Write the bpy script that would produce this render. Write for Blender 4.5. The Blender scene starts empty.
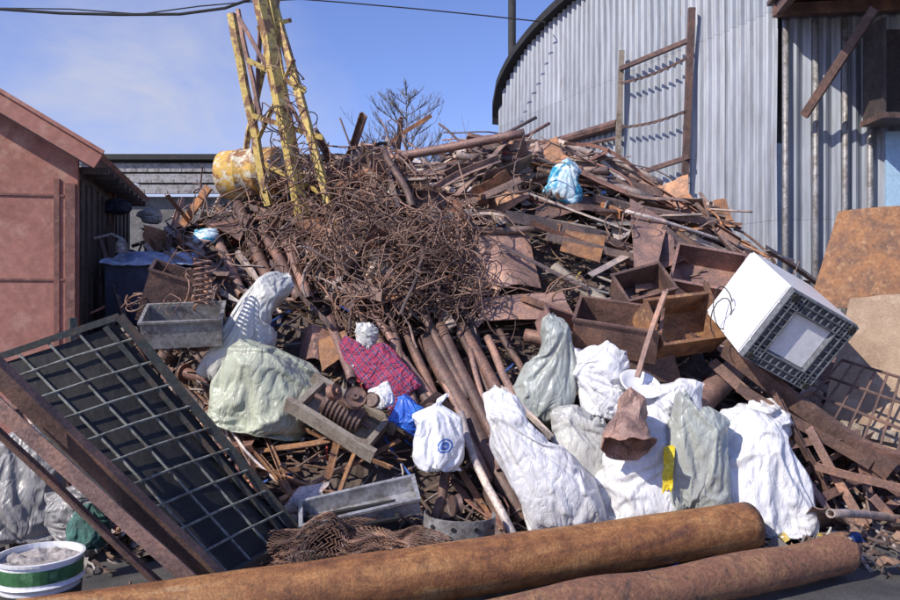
import bpy, math, random, bmesh
from mathutils import Vector, Matrix, noise
R = random.Random(7)
C = bpy.context.scene.collection
V = Vector
EYE = 1.8
scene = bpy.context.scene

def W(px, py, d):
    return V(((px-450)/800*d, d, EYE+(300-py)/800*d))
def euler(x, y, z): return (Matrix.Rotation(z, 4, 'Z') @ Matrix.Rotation(y, 4, 'Y') @ Matrix.Rotation(x, 4, 'X'))

# ------------------------------------------------------------ cloth-simulated filled sacks (mesh shapes)
def pillow(w, h, n, m, seed, fat=.2, taper=0):
    v = []; f = []; idx = {}
    for s in (0, 1):
        for j in range(m+1):
            for i in range(n+1):
                edge = i in (0, n) or j in (0, m)
                if s == 1 and edge: idx[(s,i,j)] = idx[(0,i,j)]; continue
                t = j/m
                x = (i/n-.5)*w*(1-taper*max(0, t-.6)/.4); z = t*h
                a = math.sin(math.pi*i/n)**.5*math.sin(math.pi*j/m)**.5 if not edge else 0
                y = (1 if s else -1)*fat*w*a+0.05*noise.noise(V((x*5, z*5, seed)))+0.02*noise.noise(V((x*11, z*11, seed+s*5)))
                if edge: y = 0.06*noise.noise(V((x*4, z*4, seed)))
                idx[(s,i,j)] = len(v); v.append((x, y, z+0.02))
    for s in (0, 1):
        for j in range(m):
            for i in range(n):
                q = (idx[(s,i,j)], idx[(s,i+1,j)], idx[(s,i+1,j+1)], idx[(s,i,j+1)])
                f.append(q if s == 0 else q[::-1])
    return v, f
def simple_obj(nm, vf):
    me = bpy.data.meshes.new(nm); me.from_pydata(vf[0], [], vf[1]); o = bpy.data.objects.new(nm, me); C.objects.link(o); return o
def lumps(seed, H_, w):
    r = random.Random(seed); v = []; f = []
    for k in range(8):
        s = r.uniform(.08, .15); c = V((r.uniform(-.5,.5)*(w-.36), r.uniform(-.05,.05), .18+k*(H_-.45)/8))
        Q = Matrix.Rotation(r.uniform(0, 3), 3, V((r.random(), r.random(), r.random())))
        o = len(v)
        for a in (-1, 1):
            for b in (-1, 1):
                for d in (-1, 1): v.append(c+Q @ V((a*s, b*s*.8, d*s)))
        f += [tuple(i+o for i in q) for q in [(0,1,3,2),(4,6,7,5),(0,4,5,1),(2,3,7,6),(0,2,6,4),(1,5,7,3)]]
    return v, f
SIMS = []
def run_sims():
    conf = [(2,.3,0,.22,2),(3,.5,.5,.22,3),(0,.6,.3,.24,4),(1,.4,.75,.22,5),(2,.6,.2,.22,6),(3,.35,.6,.22,7),(1,.7,0,.24,8),(1,.4,.88,.22,9),(1,.5,.1,.2,10),(0,.8,.4,.26,11)]
    obs = []; cols = []
    for k, (pr, g, tp, fat, sd) in enumerate(conf):
        x = -6+1.5*k
        o = simple_obj("sim", pillow(.85, 1.15, 42, 56, sd, fat, tp)); o.location = (x, 0, 0.03)
        L = simple_obj("lump", lumps(sd, 1.1, .85)); L.location = (x, 0, .03); L.modifiers.new("c", 'COLLISION')
        L.collision.thickness_outer = 0.01; L.collision.cloth_friction = 20; cols.append(L)
        md = o.modifiers.new("cl", 'CLOTH'); s = md.settings
        s.quality = 5; s.mass = .3; s.use_pressure = True; s.uniform_pressure_force = pr
        s.tension_stiffness = 30; s.compression_stiffness = 20; s.bending_stiffness = 0.04; s.shear_stiffness = 15
        s.shrink_min = -0.05
        s.effector_weights.gravity = g
        md.collision_settings.distance_min = 0.012; md.collision_settings.use_self_collision = False
        obs.append(o)
    fl = simple_obj("floor", ([(-20,-5,0),(20,-5,0),(20,5,0),(-20,5,0)], [(0,1,2,3)])); fl.modifiers.new("c", 'COLLISION')
    for fr in range(1, 39): scene.frame_set(fr)
    dg = bpy.context.evaluated_depsgraph_get()
    for o in obs:
        me = o.evaluated_get(dg).to_mesh()
        vs = [v.co.copy() for v in me.vertices]; fs = [tuple(p.vertices) for p in me.polygons]
        lo = V([min(p[i] for p in vs) for i in range(3)]); hi = V([max(p[i] for p in vs) for i in range(3)])
        c = (lo+hi)/2; c.z = lo.z; ex = hi-lo
        SIMS.append(([V(((p.x-c.x)/ex.x, (p.y-c.y)/ex.y, (p.z-c.z)/ex.z)) for p in vs], fs, ex))
    for o in obs+cols+[fl]: bpy.data.objects.remove(o)
    scene.frame_set(1)
run_sims()

# ------------------------------------------------------------ heap terrain
CP = [(-4.6,0.5),(-4.0,1.7),(-3.6,2.55),(-2.83,3.0),(-1.93,3.35),(-0.64,3.55),(0.64,3.6),(1.54,3.45),(2.57,3.1),
      (3.2,2.7),(3.73,2.15),(4.5,1.3),(5.4,0.5),(6.4,0.1)]
def crest(x):
    if x <= CP[0][0]: return max(0, CP[0][1]-(CP[0][0]-x))
    for (a,b),(c,d) in zip(CP, CP[1:]):
        if x <= c: return b+(d-b)*(x-a)/(c-a)
    return 0.0
def H(x, y):
    y0 = 6.15 + (0.35 if x > 2.5 else 0) + 0.1*math.sin(x*2.1)
    if x < -1.6: y0 += min(0.5, (-1.6-x)*0.5)
    yc = 10.3
    if y < y0: return 0.0
    if y < yc: s = (y-y0)/(yc-y0)
    else: s = max(0.0, 1-(y-yc)/3.2)
    s = s*s*(3-2*s)*0.35+s*0.65
    n = noise.noise(V((x*1.1, y*1.1, 3.3)))*0.22+noise.noise(V((x*3, y*3, 1.3)))*0.08
    return max(0.0, crest(x)*s+n*min(1, s*4))
def hit(px, py, lift=0.0):
    d = 4.5
    while d < 13:
        p = W(px, py, d)
        if p.z <= H(p.x, p.y): break
        d += 0.03
    return W(px, py, d-lift)

# ------------------------------------------------------------ materials
def nt(name):
    m = bpy.data.materials.new(name); m.use_nodes = True
    n = m.node_tree.nodes; l = m.node_tree.links
    return m, n, l, n["Principled BSDF"]
def ramp(n, stops, interp='LINEAR'):
    r = n.new("ShaderNodeValToRGB"); r.color_ramp.interpolation = interp
    e = r.color_ramp.elements
    while len(e) < len(stops): e.new(0.5)
    for k, (p, c) in zip(e, stops):
        k.position = p; k.color = (*c, 1) if len(c) == 3 else c
    return r
def tex(n, l, kind, vec, scale, detail=4, rough=0.6, dist=0.0):
    t = n.new(kind); t.inputs["Scale"].default_value = scale
    if kind == "ShaderNodeTexNoise":
        t.inputs["Detail"].default_value = detail; t.inputs["Roughness"].default_value = rough
        t.inputs["Distortion"].default_value = dist
    l.new(vec, t.inputs["Vector"]); return t
def mix(n, l, a, b, f, mode='MIX'):
    m = n.new("ShaderNodeMix"); m.data_type = 'RGBA'; m.blend_type = mode
    for s, v in ((6, a), (7, b), (0, f)):
        if isinstance(v, (int, float)): m.inputs[s].default_value = v
        elif isinstance(v, tuple): m.inputs[s].default_value = (*v, 1)
        else: l.new(v, m.inputs[s])
    return m.outputs[2]
def coords(n, l, rnd=True):
    tc = n.new("ShaderNodeTexCoord")
    if not rnd: return tc.outputs["Object"], None
    oi = n.new("ShaderNodeObjectInfo")
    mu = n.new("ShaderNodeMath"); mu.operation = 'MULTIPLY'; mu.inputs[1].default_value = 37
    l.new(oi.outputs["Random"], mu.inputs[0])
    a = n.new("ShaderNodeVectorMath"); a.operation = 'ADD'
    l.new(tc.outputs["Object"], a.inputs[0]); l.new(mu.outputs[0], a.inputs[1])
    return a.outputs[0], oi.outputs["Random"]
def bump(n, l, h, b, strength=0.4, dist=0.02):
    bp = n.new("ShaderNodeBump"); bp.inputs["Strength"].default_value = strength
    bp.inputs["Distance"].default_value = dist
    l.new(h, bp.inputs["Height"]); l.new(bp.outputs[0], b.inputs["Normal"])

def painted(name, base, second, third, sc=3.0, thr=(0.45, 0.6), rough=0.75, metal=0.0, fine=30, bs=0.35, rnd=True, dirt=0.5, thr3=(0.52,0.68)):
    m, n, l, b = nt(name)
    v, r = coords(n, l, rnd)
    t1 = tex(n, l, "ShaderNodeTexNoise", v, sc, 6, 0.65, 0.3)
    t2 = tex(n, l, "ShaderNodeTexNoise", v, fine, 5, 0.7)
    t3 = tex(n, l, "ShaderNodeTexNoise", v, sc*2.7, 5, 0.7)
    r1 = ramp(n, [(thr[0], (0,0,0)), (thr[1], (1,1,1))]); l.new(t1.outputs[0], r1.inputs[0])
    r3 = ramp(n, [(thr3[0], (0,0,0)), (thr3[1], (1,1,1))]); l.new(t3.outputs[0], r3.inputs[0])
    c = mix(n, l, base, second, r1.outputs[0])
    c = mix(n, l, c, third, r3.outputs[0])
    r2 = ramp(n, [(0.25, (1-dirt,)*3), (0.7, (1.15,)*3)]); l.new(t2.outputs[0], r2.inputs[0])
    c = mix(n, l, c, r2.outputs[0], 1.0, 'MULTIPLY')
    l.new(c, b.inputs["Base Color"])
    b.inputs["Roughness"].default_value = rough; b.inputs["Metallic"].default_value = metal
    bump(n, l, t2.outputs[0], b, bs, 0.01)
    return m

def rust(name, tones, sc=4.0, rough=0.55):
    m, n, l, b = nt(name)
    v, r = coords(n, l)
    cr = ramp(n, [(i/max(1,len(tones)), t) for i, t in enumerate(tones)], 'CONSTANT'); l.new(r, cr.inputs[0])
    t1 = tex(n, l, "ShaderNodeTexNoise", v, sc, 7, 0.7, 0.5)
    t2 = tex(n, l, "ShaderNodeTexNoise", v, 45, 4, 0.7)
    r1 = ramp(n, [(0.3, (0.42,0.40,0.41)), (0.5, (1.05,1.0,1.0)), (0.68, (1.9,1.6,1.3))]); l.new(t1.outputs[0], r1.inputs[0])
    r2 = ramp(n, [(0.3, (0.6,)*3), (0.7, (1.35,)*3)]); l.new(t2.outputs[0], r2.inputs[0])
    c = mix(n, l, cr.outputs[0], r1.outputs[0], 1.0, 'MULTIPLY')
    c = mix(n, l, c, r2.outputs[0], 1.0, 'MULTIPLY')
    l.new(c, b.inputs["Base Color"]); b.inputs["Roughness"].default_value = rough
    b.inputs["Metallic"].default_value = 0.15
    bump(n, l, t2.outputs[0], b, 0.5, 0.008)
    return m
TONES = [(0.14,0.095,0.08),(0.22,0.14,0.11),(0.28,0.20,0.17),(0.11,0.088,0.086),(0.33,0.17,0.09),(0.27,0.225,0.205),
         (0.40,0.34,0.30),(0.19,0.105,0.08),(0.28,0.16,0.125),(0.20,0.155,0.14),(0.46,0.42,0.40),(0.22,0.16,0.14),(0.16,0.125,0.12),(0.35,0.195,0.115),(0.25,0.18,0.155),(0.17,0.115,0.095)]
M_RUST = rust("rusty_steel", TONES)
M_WIRE = rust("rusty_wire", [(0.20,0.125,0.095),(0.26,0.17,0.13),(0.15,0.10,0.08)])
M_DARK = rust("dark_rusty_steel", [(0.13,0.085,0.072),(0.17,0.105,0.085)], 3)
M_BROWN = rust("brown_rusty_plate", [(0.28,0.185,0.155),(0.23,0.145,0.125)], 2)
M_ORANGE = painted("orange_rust", (0.34,0.16,0.07), (0.19,0.10,0.065), (0.40,0.23,0.12), 5, (0.4,0.6), 0.8)
def pipe_mat():
    m, n, l, b = nt("rusty_pipe_skin")
    v, r = coords(n, l)
    rot = n.new("ShaderNodeMapping"); rot.inputs["Rotation"].default_value = (0, 0, -0.42); l.new(v, rot.inputs[0])
    mp = n.new("ShaderNodeMapping"); mp.inputs["Scale"].default_value = (0.55, 2.2, 2.2); l.new(rot.outputs[0], mp.inputs[0])
    t1 = tex(n, l, "ShaderNodeTexNoise", mp.outputs[0], 2.6, 8, 0.68, 0.5)
    t2 = tex(n, l, "ShaderNodeTexNoise", v, 60, 5, 0.75)
    t3 = tex(n, l, "ShaderNodeTexNoise", v, 9, 6, 0.7, 0.4)
    r1 = ramp(n, [(0.30, (0.16,0.07,0.045)), (0.45, (0.34,0.14,0.05)), (0.56, (0.46,0.22,0.08)), (0.70, (0.52,0.33,0.17))]); l.new(t1.outputs[0], r1.inputs[0])
    r3 = ramp(n, [(0.35, (0.55,0.5,0.5)), (0.55, (1,1,1)), (0.75, (1.15,1.1,1.0))]); l.new(t3.outputs[0], r3.inputs[0])
    r2 = ramp(n, [(0.3, (0.5,)*3), (0.6, (1.1,)*3)]); l.new(t2.outputs[0], r2.inputs[0])
    c = mix(n, l, r1.outputs[0], r3.outputs[0], 1.0, 'MULTIPLY'); c = mix(n, l, c, r2.outputs[0], 1.0, 'MULTIPLY')
    l.new(c, b.inputs["Base Color"]); b.inputs["Roughness"].default_value = 0.62
    bump(n, l, t2.outputs[0], b, 0.7, 0.01); return m
M_PIPE = pipe_mat()
M_PIPE2 = painted("flaking_pipe_skin", (0.28,0.13,0.075), (0.38,0.20,0.10), (0.14,0.08,0.06), 4.0, (0.48,0.60), 0.8, fine=40, bs=0.9, dirt=0.65)
M_WOOD = painted("weathered_wood", (0.34,0.29,0.235), (0.22,0.17,0.13), (0.42,0.37,0.31), 5, fine=60, rough=0.9)
M_PLY = painted("plywood", (0.38,0.27,0.18), (0.28,0.19,0.125), (0.45,0.34,0.24), 2.2, (0.4,0.62), fine=70, rough=0.8, bs=0.15, dirt=0.4)
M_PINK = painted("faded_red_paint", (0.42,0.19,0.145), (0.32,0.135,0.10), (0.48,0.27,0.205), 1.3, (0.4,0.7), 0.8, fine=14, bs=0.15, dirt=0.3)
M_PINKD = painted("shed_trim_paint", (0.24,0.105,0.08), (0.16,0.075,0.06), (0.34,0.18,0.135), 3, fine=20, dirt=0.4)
M_SHADE = painted("painted_shade", (0.06,0.045,0.04), (0.09,0.07,0.06), (0.04,0.03,0.03), 3)  # near-black brown puts the shade of the shed's far side into the colour
M_YEL = painted("peeling_yellow_paint", (0.66,0.49,0.15), (0.28,0.15,0.08), (0.70,0.62,0.38), 6, (0.50,0.56), 0.6, metal=0.1, fine=30, thr3=(0.6,0.66))
M_YDR = painted("rusty_yellow_drum_paint", (0.66,0.42,0.10), (0.34,0.16,0.07), (0.68,0.62,0.48), 3.5, (0.46,0.52), 0.65, fine=30, thr3=(0.5,0.56))
M_BLACK = painted("black_sheet", (0.014,0.014,0.016), (0.025,0.023,0.022), (0.012,0.012,0.014), 3, rough=0.7)
M_FRAME = painted("black_painted_steel", (0.045,0.05,0.045), (0.10,0.07,0.05), (0.07,0.08,0.07), 8, (0.5,0.62), 0.5)
M_BAR = painted("grey_green_bars", (0.24,0.25,0.22), (0.13,0.12,0.10), (0.32,0.32,0.29), 8, rough=0.6)
M_WHITE = painted("white_enamel", (0.76,0.76,0.78), (0.68,0.68,0.68), (0.76,0.76,0.78), 2, rough=0.3, bs=0.03, dirt=0.12)
M_GREYP = painted("grey_plastic", (0.15,0.16,0.18), (0.11,0.115,0.13), (0.22,0.23,0.25), 9, rough=0.6, fine=30)
M_GREYM = painted("galvanised_scrap", (0.34,0.33,0.325), (0.20,0.175,0.16), (0.44,0.43,0.42), 6, rough=0.5, metal=0.3)
M_ALU = painted("dull_aluminium", (0.50,0.50,0.52), (0.30,0.28,0.27), (0.60,0.60,0.61), 5, rough=0.4, metal=0.5)
M_BLUE = painted("blue_plastic", (0.03,0.12,0.55), (0.06,0.22,0.65), (0.02,0.07,0.38), 4, rough=0.4, bs=0.2, dirt=0.2)
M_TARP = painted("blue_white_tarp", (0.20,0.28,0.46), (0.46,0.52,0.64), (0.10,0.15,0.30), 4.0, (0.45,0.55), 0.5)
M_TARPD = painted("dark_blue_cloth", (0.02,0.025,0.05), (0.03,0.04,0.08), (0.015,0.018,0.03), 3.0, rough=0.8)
M_BLUW = painted("blue_and_white_plastic", (0.58,0.70,0.76), (0.04,0.30,0.48), (0.12,0.48,0.60), 5.0, (0.48,0.54), 0.35, bs=0.2, dirt=0.15)
M_TEAL = painted("teal_netting", (0.06,0.17,0.14), (0.04,0.09,0.08), (0.11,0.26,0.21), 6.0)
M_GREEN = painted("green_paint", (0.05,0.16,0.06), (0.03,0.10,0.04), (0.10,0.24,0.11), 5, rough=0.45, dirt=0.2)
M_MORTAR = painted("dried_mortar", (0.44,0.40,0.38), (0.34,0.30,0.28), (0.55,0.52,0.49), 9, rough=0.95, bs=0.9)
M_BARK = painted("bark", (0.15,0.13,0.125), (0.20,0.18,0.17), (0.12,0.10,0.095), 6)
M_CABLE = painted("cable_rubber", (0.02,0.02,0.02), (0.03,0.03,0.03), (0.02,0.02,0.02), 6)
M_YBAG = painted("yellow_plastic", (0.75,0.60,0.03), (0.65,0.45,0.02), (0.8,0.7,0.15), 4, rough=0.4)
M_DOOR = painted("pale_blue_paint", (0.32,0.48,0.62), (0.25,0.38,0.52), (0.38,0.54,0.66), 2, dirt=0.2)
M_ROOFG = painted("grey_roof_slabs", (0.17,0.165,0.16), (0.11,0.105,0.10), (0.24,0.23,0.22), 3)

def fabric(name, base, dirtc, amt=0.5):
    m, n, l, b = nt(name)
    v, r = coords(n, l)
    t1 = tex(n, l, "ShaderNodeTexNoise", v, 3.5, 6, 0.65, 0.6)
    t3 = tex(n, l, "ShaderNodeTexNoise", v, 120, 2, 0.5)
    r1 = ramp(n, [(0.45, (0,0,0)), (0.75, (amt,)*3)]); l.new(t1.outputs[0], r1.inputs[0])
    c = mix(n, l, base, dirtc, r1.outputs[0])
    r2 = ramp(n, [(0.3, (0.88,)*3), (0.5, (1,)*3)]); l.new(t3.outputs[0], r2.inputs[0])
    c = mix(n, l, c, r2.outputs[0], 1.0, 'MULTIPLY')
    l.new(c, b.inputs["Base Color"]); b.inputs["Roughness"].default_value = 0.38
    mp = n.new("ShaderNodeMapping"); mp.inputs["Scale"].default_value = (1.4, 1.4, 0.7); mp.inputs["Rotation"].default_value = (0.2, 0.5, 0); l.new(v, mp.inputs[0])
    hs_ = []
    for sc_, dd, vec in ((5, 0.6, mp.outputs[0]), (12, 0.8, mp.outputs[0])):
        t = tex(n, l, "ShaderNodeTexNoise", vec, sc_, 2, 0.45, dd)
        s = n.new("ShaderNodeMath"); s.operation = 'SUBTRACT'; s.inputs[1].default_value = 0.5; l.new(t.outputs[0], s.inputs[0])
        a = n.new("ShaderNodeMath"); a.operation = 'ABSOLUTE'; l.new(s.outputs[0], a.inputs[0])
        a2 = n.new("ShaderNodeMath"); a2.operation = 'SMOOTH_MIN'; a2.inputs[1].default_value = 0.13; a2.inputs[2].default_value = 0.05; l.new(a.outputs[0], a2.inputs[0])
        hs_.append(a2.outputs[0])
    mu = n.new("ShaderNodeMath"); mu.operation = 'MULTIPLY_ADD'; l.new(hs_[1], mu.inputs[0]); mu.inputs[1].default_value = 0.32; l.new(hs_[0], mu.inputs[2])
    bump(n, l, mu.outputs[0], b, 0.6, 0.09)
    return m
M_SACKW = fabric("white_woven_sack", (0.74,0.74,0.76), (0.42,0.39,0.35), 0.65)
M_SACKG = fabric("grey_green_woven_sack", (0.38,0.41,0.38), (0.24,0.23,0.20), 0.8)
M_SACKP = fabric("pale_grey_sack", (0.54,0.54,0.51), (0.32,0.30,0.27), 0.8)
M_SACKL = fabric("olive_woven_sack", (0.44,0.47,0.36), (0.30,0.29,0.23), 0.7)
M_SACKD = fabric("grey_sack", (0.27,0.26,0.255), (0.14,0.13,0.12), 0.7)

def plaid(name):
    m, n, l, b = nt(name)
    tc = n.new("ShaderNodeTexCoord"); v = tc.outputs["Object"]
    outs = []
    for ax in ("X", "Z"):
        w = n.new("ShaderNodeTexWave"); w.bands_direction = ax; w.inputs["Scale"].default_value = 2.8
        w.inputs["Distortion"].default_value = 2.0; w.inputs["Detail"].default_value = 1; w.inputs["Detail Scale"].default_value = 0.7
        l.new(v, w.inputs["Vector"])
        outs.append(w.outputs["Fac"])
    ra = ramp(n, [(0, (0.38,0.04,0.09)), (0.45, (0.04,0.05,0.16)), (0.80, (0.32,0.25,0.32)), (0.88, (0.34,0.03,0.07))], 'CONSTANT'); l.new(outs[0], ra.inputs[0])
    rb = ramp(n, [(0, (0.38,0.04,0.10)), (0.45, (0.04,0.04,0.15)), (0.84, (0.38,0.28,0.34)), (0.90, (0.36,0.03,0.07))], 'CONSTANT'); l.new(outs[1], rb.inputs[0])
    c = mix(n, l, ra.outputs[0], rb.outputs[0], 0.5)
    l.new(c, b.inputs["Base Color"]); b.inputs["Roughness"].default_value = 0.8
    t = tex(n, l, "ShaderNodeTexNoise", v, 8, 4, 0.6, 1.5); bump(n, l, t.outputs[0], b, 1.0, 0.08)
    return m
M_PLAID = plaid("red_blue_plaid")

def printed_bag():
    m, n, l, b = nt("white_bag_blue_print")
    tc = n.new("ShaderNodeTexCoord"); v = tc.outputs["Object"]
    wn = tex(n, l, "ShaderNodeTexNoise", v, 6, 3, 0.5)
    wa = n.new("ShaderNodeMix"); wa.data_type = 'RGBA'; wa.blend_type = 'LINEAR_LIGHT'; wa.inputs[0].default_value = 0.035; l.new(v, wa.inputs[6]); l.new(wn.outputs["Color"], wa.inputs[7])
    mp = n.new("ShaderNodeMapping"); mp.inputs["Location"].default_value = (-0.07*13, 0, -0.24*13); mp.inputs["Scale"].default_value = (13, 0.5, 15); l.new(wa.outputs[2], mp.inputs[0])
    le = n.new("ShaderNodeVectorMath"); le.operation = 'LENGTH'; l.new(mp.outputs[0], le.inputs[0])
    r1 = ramp(n, [(0.0, (0.60,0.64,0.74)), (0.15, (0.08,0.17,0.5)), (0.45, (0.7,0.72,0.78)), (0.55, (0.08,0.17,0.5)), (0.75, (0.72,0.73,0.77))], 'CONSTANT'); l.new(le.outputs["Value"], r1.inputs[0])
    l.new(r1.outputs[0], b.inputs["Base Color"]); b.inputs["Roughness"].default_value = 0.32
    t = tex(n, l, "ShaderNodeTexNoise", v, 9, 3, 0.5, 1.2); bump(n, l, t.outputs[0], b, 0.5, 0.04)
    return m
M_PBAG = printed_bag()

def vcol_mat(name):
    m, n, l, b = nt(name)
    a = n.new("ShaderNodeAttribute"); a.attribute_name = "tone"
    tc = n.new("ShaderNodeTexCoord")
    t2 = tex(n, l, "ShaderNodeTexNoise", tc.outputs["Object"], 25, 5, 0.7)
    r2 = ramp(n, [(0.3, (0.5,)*3), (0.7, (1.35,)*3)]); l.new(t2.outputs[0], r2.inputs[0])
    c = mix(n, l, a.outputs["Color"], r2.outputs[0], 1.0, 'MULTIPLY')
    l.new(c, b.inputs["Base Color"]); b.inputs["Roughness"].default_value = 0.8
    return m
M_TONE = vcol_mat("mixed_scrap")

def corrugated(name):
    m, n, l, b = nt(name)
    tc = n.new("ShaderNodeTexCoord"); v = tc.outputs["Object"]
    sx = n.new("ShaderNodeSeparateXYZ"); l.new(v, sx.inputs[0])
    cb = n.new("ShaderNodeCombineXYZ"); l.new(sx.outputs[0], cb.inputs[0]); l.new(sx.outputs[2], cb.inputs[1])
    br = n.new("ShaderNodeTexBrick"); l.new(cb.outputs[0], br.inputs["Vector"])
    br.inputs["Scale"].default_value = 1.0; br.inputs["Brick Width"].default_value = 0.9; br.inputs["Row Height"].default_value = 2.9
    br.inputs["Mortar Size"].default_value = 0.004; br.offset = 0.0
    br.inputs["Color1"].default_value = (0.26,0.285,0.325,1); br.inputs["Color2"].default_value = (0.34,0.36,0.40,1)
    br.inputs["Mortar"].default_value = (0.16,0.16,0.165,1)
    st = n.new("ShaderNodeMapping"); st.inputs["Scale"].default_value = (9, 1, 0.6); l.new(v, st.inputs[0])
    t = tex(n, l, "ShaderNodeTexNoise", st.outputs[0], 1.2, 6, 0.7)
    r1 = ramp(n, [(0.3, (0.62,0.60,0.60)), (0.5, (0.95,)*3), (0.7, (1.2,)*3)]); l.new(t.outputs[0], r1.inputs[0])
    c = mix(n, l, br.outputs[0], r1.outputs[0], 1.0, 'MULTIPLY')
    t4 = tex(n, l, "ShaderNodeTexNoise", st.outputs[0], 2.5, 6, 0.75)
    r4 = ramp(n, [(0.57, (0,0,0)), (0.72, (0.8,)*3)]); l.new(t4.outputs[0], r4.inputs[0])
    c = mix(n, l, c, (0.20,0.135,0.105), r4.outputs[0])
    l.new(c, b.inputs["Base Color"]); b.inputs["Roughness"].default_value = 0.5; b.inputs["Metallic"].default_value = 0.2
    return m
M_CORR = corrugated("corrugated_galvanised")

def ground_mat():
    m, n, l, b = nt("dirty_asphalt")
    tc = n.new("ShaderNodeTexCoord"); v = tc.outputs["Object"]
    t = tex(n, l, "ShaderNodeTexNoise", v, 1.3, 8, 0.65)
    t2 = tex(n, l, "ShaderNodeTexNoise", v, 60, 4, 0.8)
    r1 = ramp(n, [(0.35, (0.04,0.039,0.041)), (0.55, (0.085,0.08,0.08)), (0.75, (0.15,0.13,0.12))]); l.new(t.outputs[0], r1.inputs[0])
    r2 = ramp(n, [(0.3, (0.6,)*3), (0.75, (1.6,)*3)]); l.new(t2.outputs[0], r2.inputs[0])
    c = mix(n, l, r1.outputs[0], r2.outputs[0], 1.0, 'MULTIPLY')
    l.new(c, b.inputs["Base Color"]); b.inputs["Roughness"].default_value = 0.8
    bump(n, l, t2.outputs[0], b, 0.6, 0.02)
    return m
M_GROUND = ground_mat()

# ------------------------------------------------------------ mesh helpers
class MB:
    def __init__(s): s.v = []; s.f = []; s.t = []
    def add(s, vf, M=None, tone=None):
        v, f = vf; o = len(s.v)
        s.v += [M @ V(p) if M else V(p) for p in v]
        s.f += [tuple(i+o for i in q) for q in f]
        s.t += [tone]*len(v); return s
def mesh(name, vf, mat, smooth=False, tones=None):
    me = bpy.data.meshes.new(name)
    me.from_pydata([tuple(p) for p in vf[0]], [], vf[1]); me.materials.append(mat)
    if smooth: me.polygons.foreach_set("use_smooth", [True]*len(me.polygons))
    if tones:
        a = me.color_attributes.new("tone", 'FLOAT_COLOR', 'POINT')
        for i, c in enumerate(tones): a.data[i].color = (*c, 1)
    me.update(); return me
def meta(o, label=None, cat=None, group=None, kind=None):
    if label: o["label"] = label
    if cat: o["category"] = cat
    if group: o["group"] = group
    if kind: o["kind"] = kind
EM = {}
def obj(name, vf, mat, label=None, cat=None, group=None, parent=None, smooth=False, M=None, kind=None, center=True, tones=None, solid=None):
    vs = [V(p) for p in vf[0]]
    c = V((0,0,0))
    if center and M is None:
        for p in vs: c += p
        c /= len(vs)
        vs = [p-c for p in vs]
    me = mesh(name, (vs, vf[1]), mat, smooth, tones)
    o = bpy.data.objects.new(name, me); C.objects.link(o)
    mw = M.copy() if M is not None else Matrix.Translation(c)
    if parent:
        o.parent = parent
        o.matrix_local = EM[parent.name].inverted() @ mw
    elif M is not None: o.matrix_world = mw
    else: o.location = c
    meta(o, label, cat, group, kind)
    if solid:
        md = o.modifiers.new("thickness", 'SOLIDIFY'); md.thickness = solid
    return o
def empty(name, label, cat, M, group=None):
    if isinstance(M, Vector): M = Matrix.Translation(M)
    e = bpy.data.objects.new(name, None); C.objects.link(e); e.matrix_world = M; EM[e.name] = M.copy()
    e.empty_display_size = 0.2
    meta(e, label, cat, group); return e

def box(sx, sy, sz, c=(0,0,0)):
    x, y, z = sx/2, sy/2, sz/2; c = V(c)
    v = [V((a,b,d))+c for a in (-x,x) for b in (-y,y) for d in (-z,z)]
    f = [(0,1,3,2),(4,6,7,5),(0,4,5,1),(2,3,7,6),(0,2,6,4),(1,5,7,3)]
    return v, f
def frame_dir(p0, p1, roll=0.0):
    d = (p1-p0).normalized()
    up = V((0,0,1)) if abs(d.z) < 0.95 else V((0,1,0))
    y = up.cross(d).normalized(); z = d.cross(y)
    R3 = Matrix((d, y, z)).transposed() @ Matrix.Rotation(roll, 3, 'X')
    return Matrix.Translation((p0+p1)/2) @ R3.to_4x4()
def extr(prof, L, nseg=5, bend=0.0, wob=0.0, seed=0):
    v = []; f = []; k = len(prof)
    for i in range(nseg+1):
        x = -L/2+L*i/nseg
        oy = bend*((2*x/L)**2-0.5)+wob*noise.noise(V((x*2, seed, 0))); oz = wob*noise.noise(V((x*2, seed, 9)))
        for (a,b) in prof: v.append(V((x, a+oy, b+oz)))
    for i in range(nseg):
        for j in range(k):
            a = i*k+j; b = i*k+(j+1)%k
            f.append((a, b, b+k, a+k))
    f.append(tuple(reversed(range(k)))); f.append(tuple(nseg*k+j for j in range(k)))
    return v, f
def Lp(w, t=0.008): return [(0,0),(w,0),(w,t),(t,t),(t,w),(0,w)]
def Cp(w, h, t=0.01): return [(0,-w/2),(h,-w/2),(h,-w/2+t),(t,-w/2+t),(t,w/2-t),(h,w/2-t),(h,w/2),(0,w/2)]
def Fp(w, t): return [(-w/2,-t/2),(w/2,-t/2),(w/2,t/2),(-w/2,t/2)]
def sweep(pts, r, sides=6, cap=True):
    pts = [V(p) for p in pts]; n = len(pts)
    rr = r if isinstance(r, list) else [r]*n
    v = []; f = []
    t = (pts[1]-pts[0]).normalized()
    u = t.orthogonal().normalized()
    for i, p in enumerate(pts):
        t2 = (pts[min(i+1,n-1)]-pts[max(i-1,0)]).normalized()
        if t2.length < 1e-6: t2 = t
        u = (u-t2*u.dot(t2))
        u = u.normalized() if u.length > 1e-6 else t2.orthogonal().normalized()
        w = t2.cross(u); t = t2
        for j in range(sides):
            a = 2*math.pi*j/sides
            v.append(p+(u*math.cos(a)+w*math.sin(a))*rr[i])
    for i in range(n-1):
        for j in range(sides):
            a = i*sides+j; b = i*sides+(j+1)%sides
            f.append((a, b, b+sides, a+sides))
    if cap:
        f.append(tuple(reversed(range(sides)))); f.append(tuple((n-1)*sides+j for j in range(sides)))
    return v, f
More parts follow.
